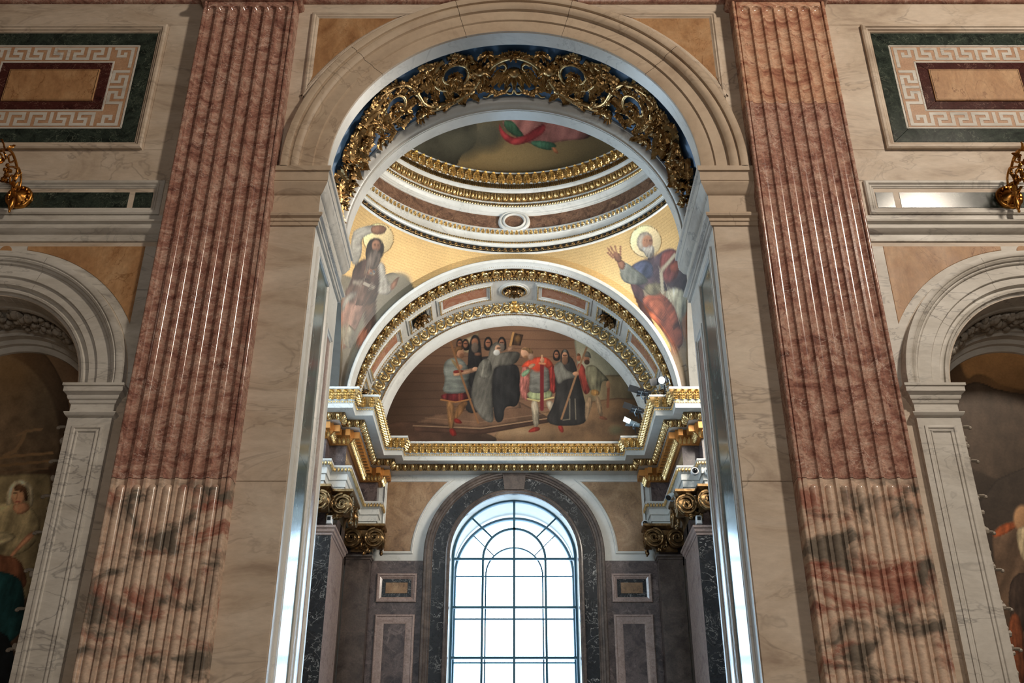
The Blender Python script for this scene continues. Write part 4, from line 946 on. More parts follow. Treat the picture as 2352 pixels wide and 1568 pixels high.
spot((3.30,20.95,7.72),(2.2,19.6,6.4),'silver floodlight hung beside the right gilded capital',.7,'lamp_silver',flap=False)
def domecam(loc,label):
    t=thing('dome_camera',label,'camera',loc,'white dome cameras'); M=Matrix.Translation(loc)
    k=18; P=[(.0,.06),(.085,.055),(.09,.0),(.08,-.03),(.06,-.04)]
    MB().grid([[(r*math.cos(2*PI*j/k),y,r*math.sin(2*PI*j/k)) for r,y in P] for j in range(k)],True).build('housing','device_white',t,M)
    MB().ell((0,-.04,0),(.055,.05,.055),12,8).build('lens','dark_glass',t,M)
domecam((3.87,21.0,8.30),'white dome camera on the right architrave, nearer the window')
domecam((4.16,20.98,8.28),'white dome camera on the right architrave, at the jamb')
domecam((3.13,24.03,8.16),'white dome camera above the right window-side capital')
for sd,nm in ((-1,'left'),(1,'right')):
    t=thing('sensor_box','small white sensor box on the %s pier below the capitals'%nm,'sensor',(sd*3.92,21.30,7.22),'sensor boxes on the piers')
    MB().cbox(sd*3.92-.06,sd*3.92+.06,21.24,21.40,7.22,7.40,.015).build('case','device_white',t,smooth=0)
    MB().cbox(sd*3.92-.04,sd*3.92+.03,21.23,21.25,7.29,7.37,.005).build('screen','dark_glass',t,smooth=0)
# ================================================================== painted surfaces (pigment laid per vertex on the real surfaces)
def vproj(V):
    c,s_=math.cos(PITCH),math.sin(PITCH); d=V[:,1]*c+V[:,2]*s_
    return CX+FPX*V[:,0]/d, CY-FPX*(-V[:,1]*s_+V[:,2]*c)/d
def nz(x,y,f,seed=0):
    r=np.random.RandomState(seed); o=np.zeros_like(x); a=1.0; tot=0
    for k in range(4):
        for j in range(3):
            th=r.uniform(0,6.283); o+=a*np.sin((x*math.cos(th)+y*math.sin(th))*f*(1.9**k)+r.uniform(0,6.283)+1.3*np.sin((x*math.sin(th)-y*math.cos(th))*f*(1.9**k)*.7+r.uniform(0,6.283)))
            tot+=a
        a*=.55
    return o/tot*1.8
class Canvas:
    """a painter working in the design grid in which the picture was measured"""
    def __init__(s,x,y,base):
        s.x=x; s.y=y; s.c=np.tile(np.array(base,float),(len(x),1)); s.m=np.zeros(len(x)); s.o=(0,0,1.0)
    def at(s,ox,oy,k): s.o=(ox,oy,k); return s
    def T(s,p): return np.array([(s.o[0]+a/s.o[2],s.o[1]+b/s.o[2]) for a,b in p],float)
    def blend(s,mask,col,metal=0.0):
        col=np.array(col,float); 
        s.c=s.c*(1-mask[:,None])+(col if col.ndim==2 else col[None,:])*mask[:,None]; s.m=s.m*(1-mask)+metal*mask
    def shade(s,col,cx,cy,w,h,fold,ang,seed):
        u=(s.x-cx)/max(w,1); v=(s.y-cy)/max(h,1)
        f=1+.55*(-.55*u-.35*v)-.35*np.clip(u,0,.5)
        if fold:
            q=(s.x*math.cos(ang)+s.y*math.sin(ang)); p=(-s.x*math.sin(ang)+s.y*math.cos(ang)); k=9.0/max(10,w)
            f=f+1.9*fold*nz(q*k*2.2,p*k*.45,1.0,seed)
        f=f+.10*nz(s.x,s.y,.12,seed+1)
        return np.clip(np.array(col,float)[None,:]*np.clip(f,.45,1.6)[:,None],0,255)
    def poly(s,pts,col,fold=.14,ang=0.0,soft=True,metal=0.0,smooth=2,alpha=1.0):
        P=s.T(pts)
        for _ in range(smooth):
            Q=np.roll(P,-1,0); P=np.stack([.75*P+.25*Q,.25*P+.75*Q],1).reshape(-1,2)
        x0,y0=P.min(0)-2; x1,y1=P.max(0)+2; I=np.where((s.x>x0)&(s.x<x1)&(s.y>y0)&(s.y<y1))[0]
        if len(I)==0: return s
        x=s.x[I]; y=s.y[I]; ins=np.zeros(len(I),bool); dmin=np.full(len(I),1e9)
        for a,b in zip(P,np.roll(P,-1,0)):
            cnd=((a[1]>y)!=(b[1]>y)); xx=(b[0]-a[0])*(y-a[1])/(b[1]-a[1]+1e-12)+a[0]; ins^=(cnd&(x<xx))
            e=b-a; L=max(e@e,1e-9); t_=np.clip(((x-a[0])*e[0]+(y-a[1])*e[1])/L,0,1); dmin=np.minimum(dmin,np.hypot(x-a[0]-t_*e[0],y-a[1]-t_*e[1]))
        sd_=np.where(ins,dmin,-dmin); mk=np.zeros(len(s.x)); mk[I]=np.clip(.5+sd_/1.6,0,1)*alpha
        full=s.shade(col,(x0+x1)/2,(y0+y1)/2,x1-x0,y1-y0,fold,ang,int(x0*7+y0*3)%9999)
        # soft darker contour gives the form its edge
        ed=np.zeros(len(s.x)); ed[I]=np.clip(1-dmin/5.0,0,1)*.28*ins; full=full*(1-ed[:,None])
        s.blend(mk,full,metal); return s
    def ell(s,cx,cy,rx,ry,col,soft=.15,metal=0.0,alpha=1.0):
        (cx,cy),=s.T([(cx,cy)]); rx/=s.o[2]; ry/=s.o[2]
        d=np.hypot((s.x-cx)/rx,(s.y-cy)/ry); mk=np.clip((1+soft-d)/(2*soft),0,1)*alpha
        f=1+.25*np.clip(-(s.x-cx)/rx*.6-(s.y-cy)/ry*.5,-1,1); s.blend(mk,np.clip(np.array(col,float)[None,:]*f[:,None],0,255),metal); return s
    def ring(s,cx,cy,r,w_,col):
        (cx,cy),=s.T([(cx,cy)]); d=np.abs(np.hypot(s.x-cx,s.y-cy)-r/s.o[2]); s.blend(np.clip(1-d/w_,0,1),col); return s
    def line(s,pts,w_,col,alpha=1.0):
        P=s.T(pts); w_=w_/s.o[2]
        for a,b in zip(P[:-1],P[1:]):
            e=b-a; L=max(e@e,1e-9); t_=np.clip(((s.x-a[0])*e[0]+(s.y-a[1])*e[1])/L,0,1); d=np.hypot(s.x-a[0]-t_*e[0],s.y-a[1]-t_*e[1]); s.blend(np.clip((w_-d)/1.2+.5,0,1)*alpha,col)
        return s
def painted(name,G,cv_fn,mat,parent,label=None,cat=None,gain=1.0,uv=None,kind=None,smooth=True):
    a,b=G.shape[:2]; V=G.reshape(-1,3); px,py=vproj(V)
    idx=np.arange(a*b).reshape(a,b); F=np.stack([idx[:-1,:-1],idx[1:,:-1],idx[1:,1:],idx[:-1,1:]],-1).reshape(-1,4)
    me=bpy.data.meshes.new(name); me.vertices.add(len(V)); me.vertices.foreach_set('co',V.astype(np.float32).ravel())
    me.loops.add(F.size); me.loops.foreach_set('vertex_index',F.astype(np.int32).ravel())
    me.polygons.add(len(F)); me.polygons.foreach_set('loop_start',np.arange(0,F.size,4,dtype=np.int32)); me.polygons.foreach_set('loop_total',np.full(len(F),4,np.int32))
    me.update(calc_edges=True); me.polygons.foreach_set('use_smooth',[True]*len(F))
    cv=cv_fn(px,py,V); c=np.clip(cv.c*gain,0,255)/255.0; L=np.where(c<=.04045,c/12.92,((c+.055)/1.055)**2.4)
    at=me.color_attributes.new('Col','FLOAT_COLOR','POINT'); at.data.foreach_set('color',np.concatenate([L,cv.m[:,None]],1).astype(np.float32).ravel())
    if uv is not None:
        u=me.uv_layers.new(name='uv'); u.data.foreach_set('uv',uv.reshape(-1,2)[F.ravel()].astype(np.float32).ravel())
    me.materials.append(MAT[mat]); o=inst(name,me,parent)
    if label: tag(o,label,cat)
    if kind: tag(o,kind=kind)
    return o
SK=(182,132,100); SKD=(150,104,78)
def monk(c,x,y,s_,face=(150,100,74),beard=None,hood=(40,36,34)):
    c.poly([(x-34*s_,y+70*s_),(x-40*s_,y),(x-24*s_,y-46*s_),(x+4*s_,y-58*s_),(x+28*s_,y-42*s_),(x+42*s_,y+4*s_),(x+40*s_,y+70*s_)],hood,.05)
    c.ell(x,y+4*s_,24*s_,36*s_,face); 
    if beard: c.ell(x,y+40*s_,26*s_,38*s_,beard)
    c.line([(x-12*s_,y-4*s_),(x-4*s_,y-4*s_)],5,(60,40,32)); c.line([(x+5*s_,y-4*s_),(x+13*s_,y-4*s_)],5,(60,40,32))
def lunette_paint(x,y,V):
    c=Canvas(x,y,(112,82,62)); c.at(880,740,3.92)
    lx=(x-880)*3.92; ly=(y-740)*3.92
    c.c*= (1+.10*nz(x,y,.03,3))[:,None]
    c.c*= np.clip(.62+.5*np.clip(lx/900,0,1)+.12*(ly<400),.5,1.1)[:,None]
    # log wall courses
    for k in range(13):
        yy=80+k*76; m=np.clip(1-np.abs(ly-yy-6*np.sin(lx*.004+k))/7,0,1)*(lx<1720)*.38; c.blend(m,(52,36,28))
    # open country at the right
    c.poly([(1710,120),(1820,180),(2400,500),(2400,560),(1760,560),(1740,300)],(140,134,112),0)
    c.poly([(1740,480),(2400,470),(2400,760),(1800,800)],(118,102,76),.06)
    c.poly([(1640,740),(2400,640),(2400,1100),(1000,1100),(1010,960)],(124,94,66),.06,1.4)
    c.poly([(0,900),(300,880),(1000,1000),(1040,1100),(0,1100)],(84,60,46),.05,1.4)
    c.ell(1260,990,230,45,(176,144,110),.9,0,.7); c.ell(2100,970,60,40,(86,84,62),.5,0,.8)
    # stone steps
    c.poly([(470,830),(900,760),(1240,720),(1500,860),(880,950),(300,900)],(122,90,68),.05,1.5,smooth=0)
    c.poly([(270,930),(880,960),(1500,865),(1500,900),(880,1010),(270,985)],(86,60,46),.04,smooth=0); c.line([(270,930),(880,955),(1500,862)],5,(160,126,96))
    c.line([(380,860),(880,900),(1460,820)],4,(150,116,90),.7); c.poly([(1080,725),(1230,712),(1240,770),(1080,790)],(140,106,82),0,smooth=0)
    # pale doorway behind the monks
    c.poly([(690,170),(860,90),(860,300),(700,260)],(188,160,122),0,smooth=0)
    # monks at the back
    c.poly([(740,330),(1150,280),(1160,700),(900,800),(740,830),(720,600)],(46,42,40),.06)
    monk(c,690,190,.8); monk(c,742,195,.85); monk(c,945,185,1.0); monk(c,1068,185,1.0,beard=(110,96,84)); 
    c.poly([(760,360),(775,190),(800,120),(840,108),(875,150),(890,330),(920,560),(770,620)],(42,39,38),.08); c.ell(826,180,30,38,(146,98,72)); c.ell(826,228,32,46,(104,88,76)); c.poly([(820,275),(880,270),(880,300),(830,302)],SKD,0)
    # soldier with spear at the left
    c.poly([(570,700),(645,715),(642,960),(594,975),(575,800)],(150,106,66),.1); c.poly([(690,715),(772,705),(725,800),(660,880),(630,860),(650,790)],(142,98,60),.1)
    c.poly([(590,955),(642,955),(670,1022),(612,1026)],(148,44,34),.05); c.poly([(636,862),(684,868),(722,914),(640,908)],(140,42,32),.05)
    c.poly([(525,640),(772,632),(788,690),(650,722),(518,690)],(112,42,42),.16); c.line([(520,695),(650,718),(788,692)],6,(176,116,66)); c.poly([(684,590),(705,640),(700,712),(672,700)],(150,70,56),0)
    c.poly([(560,340),(640,315),(715,330),(762,400),(782,480),(760,540),(772,636),(522,648),(562,520),(538,430)],(122,122,112),.08,1.5)
    c.poly([(600,330),(630,330),(700,420),(680,440)],(168,140,96),0); c.ell(690,265,36,50,(180,128,96)); c.poly([(640,300),(640,230),(690,205),(722,230),(712,250),(670,250),(660,300)],(120,84,54),.1); c.ell(706,300,20,22,(120,82,58))
    c.poly([(630,440),(720,432),(800,412),(850,402),(848,436),(790,458),(720,470),(632,490)],(196,144,110),.04); c.poly([(632,430),(720,428),(725,448),(632,465)],(150,56,44),0); c.ell(690,402,26,22,SK)
    c.line([(606,175),(700,470),(856,905)],9,(142,98,64)); c.ell(830,420,26,18,(196,146,114))
    # elder in grey habit raising an icon
    c.poly([(1000,380),(1190,365),(1236,440),(1232,770),(1090,745),(1085,895),(1000,905),(985,600)],(46,44,43),.08)
    c.poly([(945,330),(960,230),(1005,176),(1050,182),(1062,215),(1030,220),(1010,290),(1120,262),(1230,262),(1232,320),(1180,385),(1010,392),(985,470),(975,640),(1000,870),(975,910),(905,880),(860,830),(800,730),(792,600),(838,430),(890,340)],(104,98,88),.16,.25)
    c.poly([(880,340),(960,320),(985,420),(962,510),(860,505),(856,420)],(118,112,100),.14,.2); c.ell(1032,238,26,34,(190,146,116)); c.ell(1022,272,30,26,(206,200,190)); c.line([(1030,232),(1052,232)],6,(70,50,40))
    c.poly([(1112,232),(1160,205),(1182,240),(1130,270)],(190,144,112),0); c.poly([(1180,96),(1262,112),(1236,210),(1158,204)],(74,54,40),.2,smooth=0); c.line([(1172,96),(1146,205)],10,(186,136,84)); c.ell(1214,150,24,30,(116,84,52),.4)
    # prince in red cloak
    c.poly([(1240,400),(1310,385),(1318,560),(1312,724),(1220,660)],(172,104,92),.14,.1); c.poly([(1468,330),(1540,380),(1566,500),(1562,640),(1500,640),(1480,430)],(130,46,40),.16)
    c.poly([(1330,700),(1398,705),(1408,940),(1354,945),(1338,800)],(170,154,130),.08); c.poly([(1455,712),(1525,700),(1560,800),(1604,920),(1566,945),(1502,800)],(164,148,126),.08)
    c.poly([(1300,980),(1356,940),(1412,942),(1412,975),(1322,994)],(164,56,42),.05); c.poly([(1566,932),(1612,920),(1632,985),(1600,996)],(160,54,42),.05)
    c.poly([(1300,615),(1512,605),(1534,672),(1400,704),(1298,682)],(166,172,126),.14); c.line([(1298,688),(1400,708),(1534,676)],6,(198,180,120))
    c.poly([(1318,420),(1485,378),(1500,520),(1502,634),(1302,640),(1325,520)],(116,112,103),.08,1.5); c.poly([(1236,462),(1310,412),(1328,440),(1262,502)],(150,182,140),.08)
    c.poly([(1232,410),(1290,345),(1400,306),(1486,318),(1540,385),(1480,425),(1440,370),(1410,440),(1340,420),(1300,395)],(192,72,48),.10); c.ell(1395,400,52,45,(186,66,44),.3)
    c.poly([(1300,400),(1345,365),(1382,380),(1330,420)],(206,158,124),0); c.ell(1276,272,36,46,(204,154,122)); c.poly([(1240,250),(1260,226),(1320,228),(1352,262),(1345,290),(1306,276),(1290,250)],(138,104,70),.12); c.ell(1290,312,26,14,(130,92,64),.4); c.ell(1330,310,26,30,(150,120,100),.3)
    c.line([(1430,330),(1430,780)],17,(108,36,38)); c.line([(1430,300),(1430,345)],8,(196,150,110)); c.line([(1408,368),(1455,372)],9,(190,130,90)); c.ell(1433,340,20,24,SK)
    # warrior monk with staff
    c.poly([(1600,330),(1700,290),(1760,470),(1800,640),(1850,860),(1780,935),(1430,925),(1560,700),(1545,430)],(46,43,41),.10); c.poly([(1532,390),(1605,335),(1645,430),(1700,450),(1770,460),(1740,500),(1640,510),(1575,570),(1545,470)],(112,108,98),.10)
    monk(c,1560,290,.8); monk(c,1636,300,1.05,(176,128,98),(112,80,60),(52,48,45)); c.poly([(1612,268),(1640,238),(1662,268)],(130,126,116),0)
    c.line([(1680,690),(1680,872),(1620,880)],5,(126,116,98),.8); c.line([(1728,690),(1735,872)],5,(126,116,98),.8)
    # two soldiers at the right
    c.poly([(1740,372),(1800,365),(1850,520),(1872,620),(1812,664),(1770,520)],(134,54,44),.12); c.poly([(1800,410),(1890,372),(1960,440),(2050,535),(1965,520),(1952,664),(1870,650)],(110,104,82),.14)
    c.poly([(1870,600),(1945,610),(1950,660),(1870,662)],(160,118,66),.1); c.ell(1830,330,28,40,(150,104,78)); c.poly([(1798,310),(1826,255),(1862,270),(1876,330),(1850,310)],(112,108,96),0); c.ell(1835,358,24,22,(66,48,38)); c.ell(1762,320,20,30,(150,92,66)); c.poly([(1740,305),(1756,270),(1784,300)],(120,84,58),0)
    c.poly([(1820,664),(1900,668),(1845,880),(1815,890)],(142,116,88),.08); c.poly([(1900,660),(1952,664),(1985,860),(1945,850)],(140,114,86),.08); c.poly([(1945,842),(1990,846),(2030,880),(1950,872)],(124,74,52),0)
    c.line([(1832,228),(1740,470),(1606,868)],9,(140,104,74)); c.ell(1735,462,28,18,SK); c.line([(2030,580),(2022,760)],12,(116,70,48)); c.ell(2026,560,18,34,(150,108,78))
    return c
HL=[(x,z) for x,z in [(0,0)]]
rows=220; cols=460; zz=np.linspace(9.96,ZS+3.235,rows); G=np.zeros((rows,cols,3))
for i,z in enumerate(zz):
    hwid=3.24 if z<ZS else math.sqrt(max(1e-4,3.24**2-(z-ZS)**2)); G[i,:,0]=np.linspace(-hwid,hwid,cols); G[i,:,1]=23.665; G[i,:,2]=z
lp=thing('lunette_painting','half-round mural of a red-cloaked prince before monks under the rear arch','painting',(0,23.67,9.96))
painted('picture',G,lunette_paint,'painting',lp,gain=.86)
MB().ngon([(x,23.70,z) for x,z in [(-3.26,9.9)]+arcpts(0,ZS,3.26,180,0,40)+[(3.26,9.9)]]).build('backing','white_marble',lp,smooth=0)
# ---- pendentives with gold mosaic and prophets
def gold_base(x,y): 
    c=Canvas(x,y,(232,194,134)); c.m[:]=.45; c.c*=(1+.10*nz(x,y,.016,11))[:,None]; return c
def prophet_left(x,y,V):
    c=gold_base(x,y)
    c.ell(869,548,34,36,(246,220,168),.03,.3); c.ring(869,548,35,1.3,(120,88,44))
    # clouds
    c.poly([(740,600),(800,640),(870,640),(885,630),(905,624),(930,640),(946,650),(952,668),(900,740),(860,900),(700,900),(700,600)],(146,136,116),.05); c.ell(915,650,28,24,(156,146,124),.3); c.ell(890,690,34,40,(148,138,118),.5)
    c.poly([(740,780),(850,790),(850,920),(700,920)],(112,98,80),.05); c.ell(800,815,46,22,(140,128,106),.6)
    # lower garments
    c.poly([(845,745),(866,765),(858,790),(840,805),(815,790),(825,760)],(170,104,76),.12); c.poly([(838,640),(866,640),(864,700),(862,760),(845,770),(835,740)],(104,76,62),.16)
    c.poly([(782,690),(800,676),(834,680),(838,705),(828,735),(815,765),(776,762),(778,725)],(206,158,138),.10,.2); c.poly([(772,752),(800,742),(818,760),(815,800),(795,798),(768,790)],(192,180,156),.12); c.line([(772,752),(800,745),(818,762)],1.5,(120,100,78))
    c.ell(783,795,11,7,(176,124,96),.3)
    # tunic, breast plate, girdle
    c.poly([(812,610),(840,590),(880,600),(888,625),(876,660),(862,690),(845,700),(800,700),(790,672),(806,650)],(92,68,62),.18,.3); c.poly([(790,668),(812,648),(850,655),(864,660),(866,690),(842,704),(800,698)],(118,90,78),.22,.5)
    c.poly([(797,672),(830,672),(800,690),(786,720),(780,716)],(214,204,190),.05); c.poly([(841,608),(866,614),(862,636),(836,628)],(190,150,120),.05,smooth=0)
    for a in range(3):
        for b in range(3): c.ell(845+a*7,614+b*6+a*1.5,2,2,((70,110,140),(190,190,180),(160,70,60))[(a+b)%3],.4)
    c.line([(812,648),(835,650),(858,660)],3.2,(206,190,170)); c.line([(822,640),(845,642)],2,(60,46,40))
    # arms
    c.poly([(868,600),(882,604),(888,640),(900,655),(900,672),(886,678),(866,674),(872,650),(870,625)],(206,196,180),.08); c.poly([(896,655),(908,640),(918,634),(914,648),(906,662),(898,668)],(178,124,96),.05)
    c.poly([(808,540),(816,526),(850,516),(868,518),(870,530),(846,538),(830,548),(832,575),(826,600),(812,612),(804,590)],(204,194,178),.10,1.0); c.poly([(852,520),(872,515),(890,522),(884,536),(866,540),(852,534)],(166,118,92),.05)
    # head, hair, beard
    c.poly([(842,565),(850,548),(870,545),(882,560),(882,580),(872,600),(850,610),(838,590)],(58,48,46),.10); c.ell(864,564,10,13,(186,132,104)); c.poly([(846,578),(862,570),(876,580),(874,600),(862,620),(848,616),(838,630),(842,600)],(126,110,100),.16,.2)
    c.line([(859,562),(863,562)],1.2,(60,40,34)); c.line([(867,563),(871,563)],1.2,(60,40,34))
    c.c*=np.where(c.m<.2,.84,1.0)[:,None]
    return c
def prophet_right(x,y,V):
    c=gold_base(x,y)
    c.ell(1483,554,35,38,(248,224,176),.03,.3); c.ring(1483,554,36,1.3,(120,88,44))
    c.poly([(1440,650),(1480,680),(1520,760),(1545,800),(1545,900),(1660,900),(1660,640),(1600,640)],(150,134,112),.05); c.poly([(1500,800),(1640,790),(1660,920),(1500,920)],(128,106,82),.05); c.ell(1585,840,30,45,(152,132,104),.7)
    c.poly([(1442,640),(1470,640),(1490,720),(1520,780),(1500,780),(1460,690)],(84,58,58),.12)
    # legs and feet
    c.poly([(1570,700),(1582,708),(1582,755),(1568,758),(1562,730)],(176,118,82),.05); c.poly([(1564,754),(1582,752),(1584,772),(1566,780)],(186,132,102),0); c.poly([(1543,795),(1560,792),(1562,808),(1548,816),(1540,808)],(182,130,100),0)
    # white knee drape, red drape
    c.poly([(1528,668),(1546,650),(1566,648),(1578,668),(1584,705),(1560,745),(1548,742),(1532,700)],(206,200,174),.14,.1)
    c.poly([(1474,690),(1486,676),(1520,674),(1540,690),(1556,720),(1572,770),(1566,798),(1548,802),(1530,770),(1506,740),(1486,720)],(170,94,68),.20,.6); c.poly([(1484,690),(1515,684),(1532,700),(1530,745),(1500,720)],(190,108,76),.14,.4)
    # mantle and sleeve
    c.poly([(1446,612),(1470,598),(1500,590),(1534,568),(1556,574),(1590,612),(1600,650),(1596,690),(1560,660),(1530,668),(1500,672),(1474,665),(1450,640)],(94,78,86),.16,.5); c.poly([(1450,610),(1476,596),(1500,604),(1500,640),(1470,640)],(98,104,132),.12,.6)
    c.poly([(1512,588),(1540,570),(1560,580),(1560,640),(1520,652)],(128,72,66),.16,.3); c.poly([(1422,610),(1434,600),(1452,612),(1492,642),(1480,655),(1440,652),(1426,640)],(146,148,138),.10)
    c.poly([(1478,652),(1520,648),(1530,668),(1510,680),(1482,676)],(150,140,112),.14)
    # arm and open hand
    c.poly([(1416,598),(1428,596),(1438,604),(1432,622),(1420,614)],(178,126,98),.03); c.poly([(1404,580),(1424,580),(1430,600),(1416,604)],(178,126,98),.03)
    for a,b in (((1408,586),(1396,570)),((1412,582),(1402,566)),((1417,581),(1412,565)),((1425,586),(1425,566)),((1408,592),(1396,580))): c.line([a,b],2.0,(178,126,98))
    # book and hand on it
    c.line([(1550,585),(1536,602),(1518,622),(1522,672)],3.6,(206,196,170)); c.poly([(1535,610),(1558,598),(1566,618),(1545,628)],(160,86,66),.05)
    # head
    c.poly([(1462,556),(1466,540),(1480,530),(1494,536),(1500,550),(1492,570),(1478,580),(1466,572)],(196,184,168),.08); c.ell(1487,556,12,16,(192,140,110)); c.poly([(1474,566),(1486,568),(1502,562),(1504,580),(1494,594),(1482,590)],(222,214,200),.14,.2); c.line([(1482,552),(1487,552)],1.2,(70,48,40)); c.line([(1492,552),(1497,552)],1.2,(70,48,40))
    c.line([(1566,842),(1574,838),(1582,843),(1590,838)],.9,(70,56,44),.8); c.line([(1572,852),(1580,850)],.9,(70,56,44),.8)
    c.c*=np.where(c.m<.2,.84,1.0)[:,None]
    return c
RSP=5.636
for sd,nm,fn in ((-1,'left',prophet_left),(1,'right',prophet_right)):
    nf,nzv=230,190; G=np.zeros((nf,nzv,3)); UV=np.zeros((nf,nzv,2))
    for i in range(nf):
        ph=math.radians(90+ (80)*(i/(nf-1))**1.0); sn,cs=math.sin(ph),abs(math.cos(ph))
        rb=3.97/sn; rs=3.97/max(cs,1e-6); rmax=min(rb,rs)
        xx=min(rmax*cs,rmax*sn); 
        z0=ZS+math.sqrt(max(0,3.80**2-xx*xx)) if xx<3.80 else ZS-.16
        for j in range(nzv):
            z=z0+(14.15-z0)*j/(nzv-1); r=min(math.sqrt(max(.1,RSP**2-(max(z,ZS)-ZS)**2)),rmax)
            G[i,j]=(sd*r*cs,YC+r*sn,z); UV[i,j]=(r*math.radians(90+80*i/(nf-1)),z)
    pt=thing('pendentive_mosaic','gold mosaic pendentive with %s'%('a bearded prophet shielding his brow' if sd<0 else 'a white-bearded prophet holding a book'),'mosaic',(sd*3.2,20.6,10.1),'pendentive mosaics')
    painted('mosaic',G,fn,'mosaic',pt,uv=UV,gain=.92)
# ---- dome with painted figure
def dome_paint(x,y,V):
    c=Canvas(x,y,(96,82,60)); c.c*=(1+.12*nz(x,y,.02,5))[:,None]
    c.ell(1170,365,190,45,(150,126,86),.8,0,.8)
    c.poly([(900,240),(1080,240),(1100,300),(1090,340),(1060,352),(1045,392),(960,390),(900,330)],(72,70,60),.04); c.ell(1120,310,36,34,(88,84,70),.4); c.ell(1060,330,40,30,(80,78,66),.5)
    c.poly([(1330,240),(1500,240),(1500,340),(1400,330)],(78,70,54),.04)
    c.poly([(1150,270),(1250,262),(1300,280),(1365,302),(1350,320),(1300,322),(1255,332),(1210,330),(1160,300)],(142,94,88),.14,.3)
    c.poly([(1155,276),(1178,276),(1195,300),(1210,318),(1180,312),(1160,296)],(62,92,70),.1); c.poly([(1212,326),(1245,322),(1280,330),(1272,346),(1240,342)],(66,100,78),.12)
    c.poly([(1146,280),(1154,300),(1180,318),(1205,312),(1232,292),(1252,282),(1254,300),(1235,316),(1205,330),(1178,334),(1156,320),(1146,300)],(152,58,60),.10,.8)
    c.poly([(1266,338),(1276,338),(1284,354),(1272,350)],(186,116,80),0)
    return c
nf,ne=300,170; G=np.zeros((nf,ne,3))
phs=np.concatenate([np.linspace(0,30,15,endpoint=False),np.linspace(30,150,240,endpoint=False),np.linspace(150,360,45)])
for i in range(nf):
    ph=math.radians(phs[i])
    for j in range(ne):
        e=PI/2*((j/(ne-1))**1.9); G[i,j]=(3.80*math.cos(e)*math.cos(ph),YC+3.80*math.cos(e)*math.sin(ph),16.40+3.9*math.sin(e))
dm=thing('dome_painting','painted dome with dark clouds and a robed figure in red and green','painting',(0,YC,16.4))
painted('dome_shell',G,dome_paint,'painting',dm,gain=1.0)
# ---- paintings of the side niches
def left_paint(x,y,V):
    c=Canvas(x,y,(96,76,58)); c.c*=(1+.12*nz(x,y,.02,8))[:,None]
    c.poly([(-300,760),(10,760),(90,790),(150,880),(170,1000),(170,1700),(-300,1700)],(78,60,46),0); c.poly([(-300,800),(0,806),(60,830),(120,900),(140,990),(130,1100),(-300,1100)],(126,104,80),.04)
    c.ell(30,850,70,60,(120,92,60),.8,0,.6); c.ell(105,940,36,70,(84,74,60),.9,0,.6)
    c.line([(40,1000),(60,990),(95,985)],3,(124,100,74)); c.line([(10,1046),(35,1035),(52,1010),(58,992)],4,(122,98,72)); c.line([(-60,1060),(40,1046),(120,1040)],3,(124,98,70)); c.line([(-60,1075),(120,1058)],3,(114,90,64)); c.line([(-60,1090),(110,1075)],2,(100,80,60))
    c.poly([(-200,1110),(20,1090),(110,1085),(120,1100),(100,1300),(60,1400),(-200,1400)],(140,124,92),.05)
    c.poly([(-60,1170),(20,1150),(60,1155),(88,1180),(95,1225),(70,1260),(30,1280),(-80,1290)],(150,134,100),.14,.4); c.poly([(18,1120),(30,1106),(50,1102),(72,1116),(74,1140),(64,1152),(60,1135),(25,1130),(20,1160),(12,1158)],(176,160,124),.10)
    c.poly([(24,1140),(30,1115),(46,1108),(60,1122),(62,1142),(48,1160),(40,1166),(30,1156)],(196,146,110),.02); c.poly([(28,1128),(40,1108),(60,1112),(66,1150),(56,1150),(54,1124)],(92,66,46),.05); c.poly([(24,1160),(60,1150),(72,1170),(40,1185)],(176,128,96),.03); c.line([(31,1132),(38,1131)],1.5,(80,54,40)); c.line([(46,1128),(54,1126)],1.5,(80,54,40)); c.line([(40,1132),(37,1146)],1.2,(150,104,76)); c.line([(36,1152),(45,1151)],1.5,(150,80,66)); c.poly([(14,1150),(20,1118),(38,1100),(64,1104),(78,1125),(76,1165),(66,1160),(66,1124),(44,1108),(28,1122),(24,1165)],(196,180,146),.10)
    c.poly([(70,1218),(84,1228),(40,1265),(30,1280),(18,1282),(34,1260)],(190,138,104),.03); c.poly([(-60,1222),(30,1220),(40,1240),(-60,1270)],(172,156,120),.12,1.3)
    c.poly([(-80,1280),(40,1270),(66,1330),(50,1360),(-80,1320)],(120,78,56),.1); c.poly([(-80,1310),(30,1312),(60,1350),(50,1480),(-80,1480)],(30,62,62),.14,.3); c.poly([(-80,1460),(40,1440),(30,1700),(-80,1700)],(24,28,30),.05)
    return c
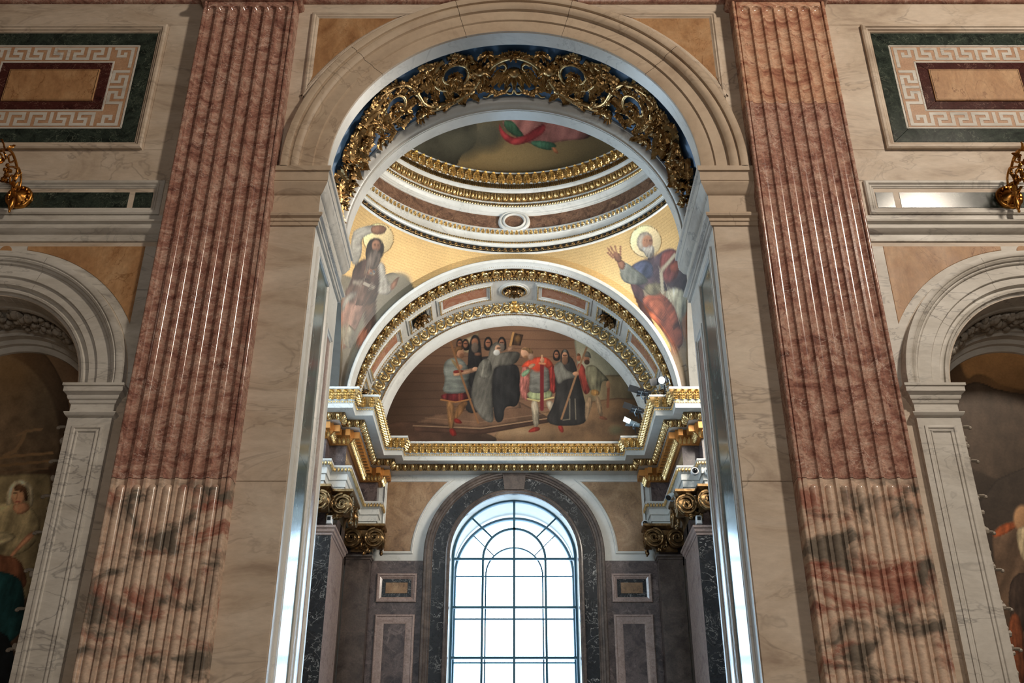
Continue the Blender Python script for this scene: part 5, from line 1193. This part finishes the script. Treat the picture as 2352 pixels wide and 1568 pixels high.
def right_paint(x,y,V):
    c=Canvas(x,y,(70,58,48)); c.c*=(1+.12*nz(x,y,.03,9))[:,None]
    c.poly([(2190,760),(2700,760),(2700,930),(2320,900),(2250,850),(2215,880)],(192,144,94),.05,1.0); c.ell(2300,880,90,60,(176,130,86),.9,0,.8); c.poly([(2195,900),(2240,870),(2310,905),(2700,930),(2700,1100),(2195,1120)],(84,70,58),.05)
    c.poly([(2195,1060),(2700,1060),(2700,1700),(2195,1700)],(66,56,48),.04)
    c.poly([(2276,1225),(2300,1200),(2360,1190),(2460,1220),(2500,1420),(2440,1700),(2320,1700),(2290,1400),(2284,1290)],(98,78,62),.14,.4); c.poly([(2276,1230),(2300,1202),(2345,1196),(2330,1215),(2290,1235)],(176,92,52),.1); c.poly([(2310,1340),(2360,1300),(2380,1420),(2330,1470)],(70,56,48),.1)
    c.poly([(2310,1420),(2345,1400),(2360,1560),(2330,1600)],(130,74,48),.12); c.ell(2348,1190,20,30,(196,150,108)); c.poly([(2330,1215),(2360,1205),(2400,1240),(2370,1300),(2345,1285)],(196,176,140),.12)
    return c
for sd,nm,fn,lb in ((-1,'left',left_paint,'dark arched painting of a veiled woman in the left niche'),(1,'right',right_paint,'dark arched painting with an old bearded man in the right niche')):
    xn=sd*XN; rp=1.06; zz=np.concatenate([np.linspace(FLOOR+.5,1.6,4,endpoint=False),np.linspace(1.6,ZN+rp-.001,260)]); cols=170; G=np.zeros((len(zz),cols,3))
    for i,z in enumerate(zz):
        hwid=rp if z<ZN else math.sqrt(max(1e-4,rp*rp-(z-ZN)**2)); G[i,:,0]=xn+np.linspace(-hwid,hwid,cols); G[i,:,1]=11.80; G[i,:,2]=z
    t=thing('niche_painting',lb,'painting',(xn,11.8,FLOOR+.5)); painted('picture',G,fn,'oil_painting',t,gain=1.35 if sd<0 else .92)
    path=[(xn-rp,FLOOR+.5)]+arcpts(xn,ZN,rp,180,0,40)+[(xn+rp,FLOOR+.5)]
    MB().grid([[(x,y_,z) for x,z in path] for y_ in (11.79,11.85)]).build('edge','old_frame',t)
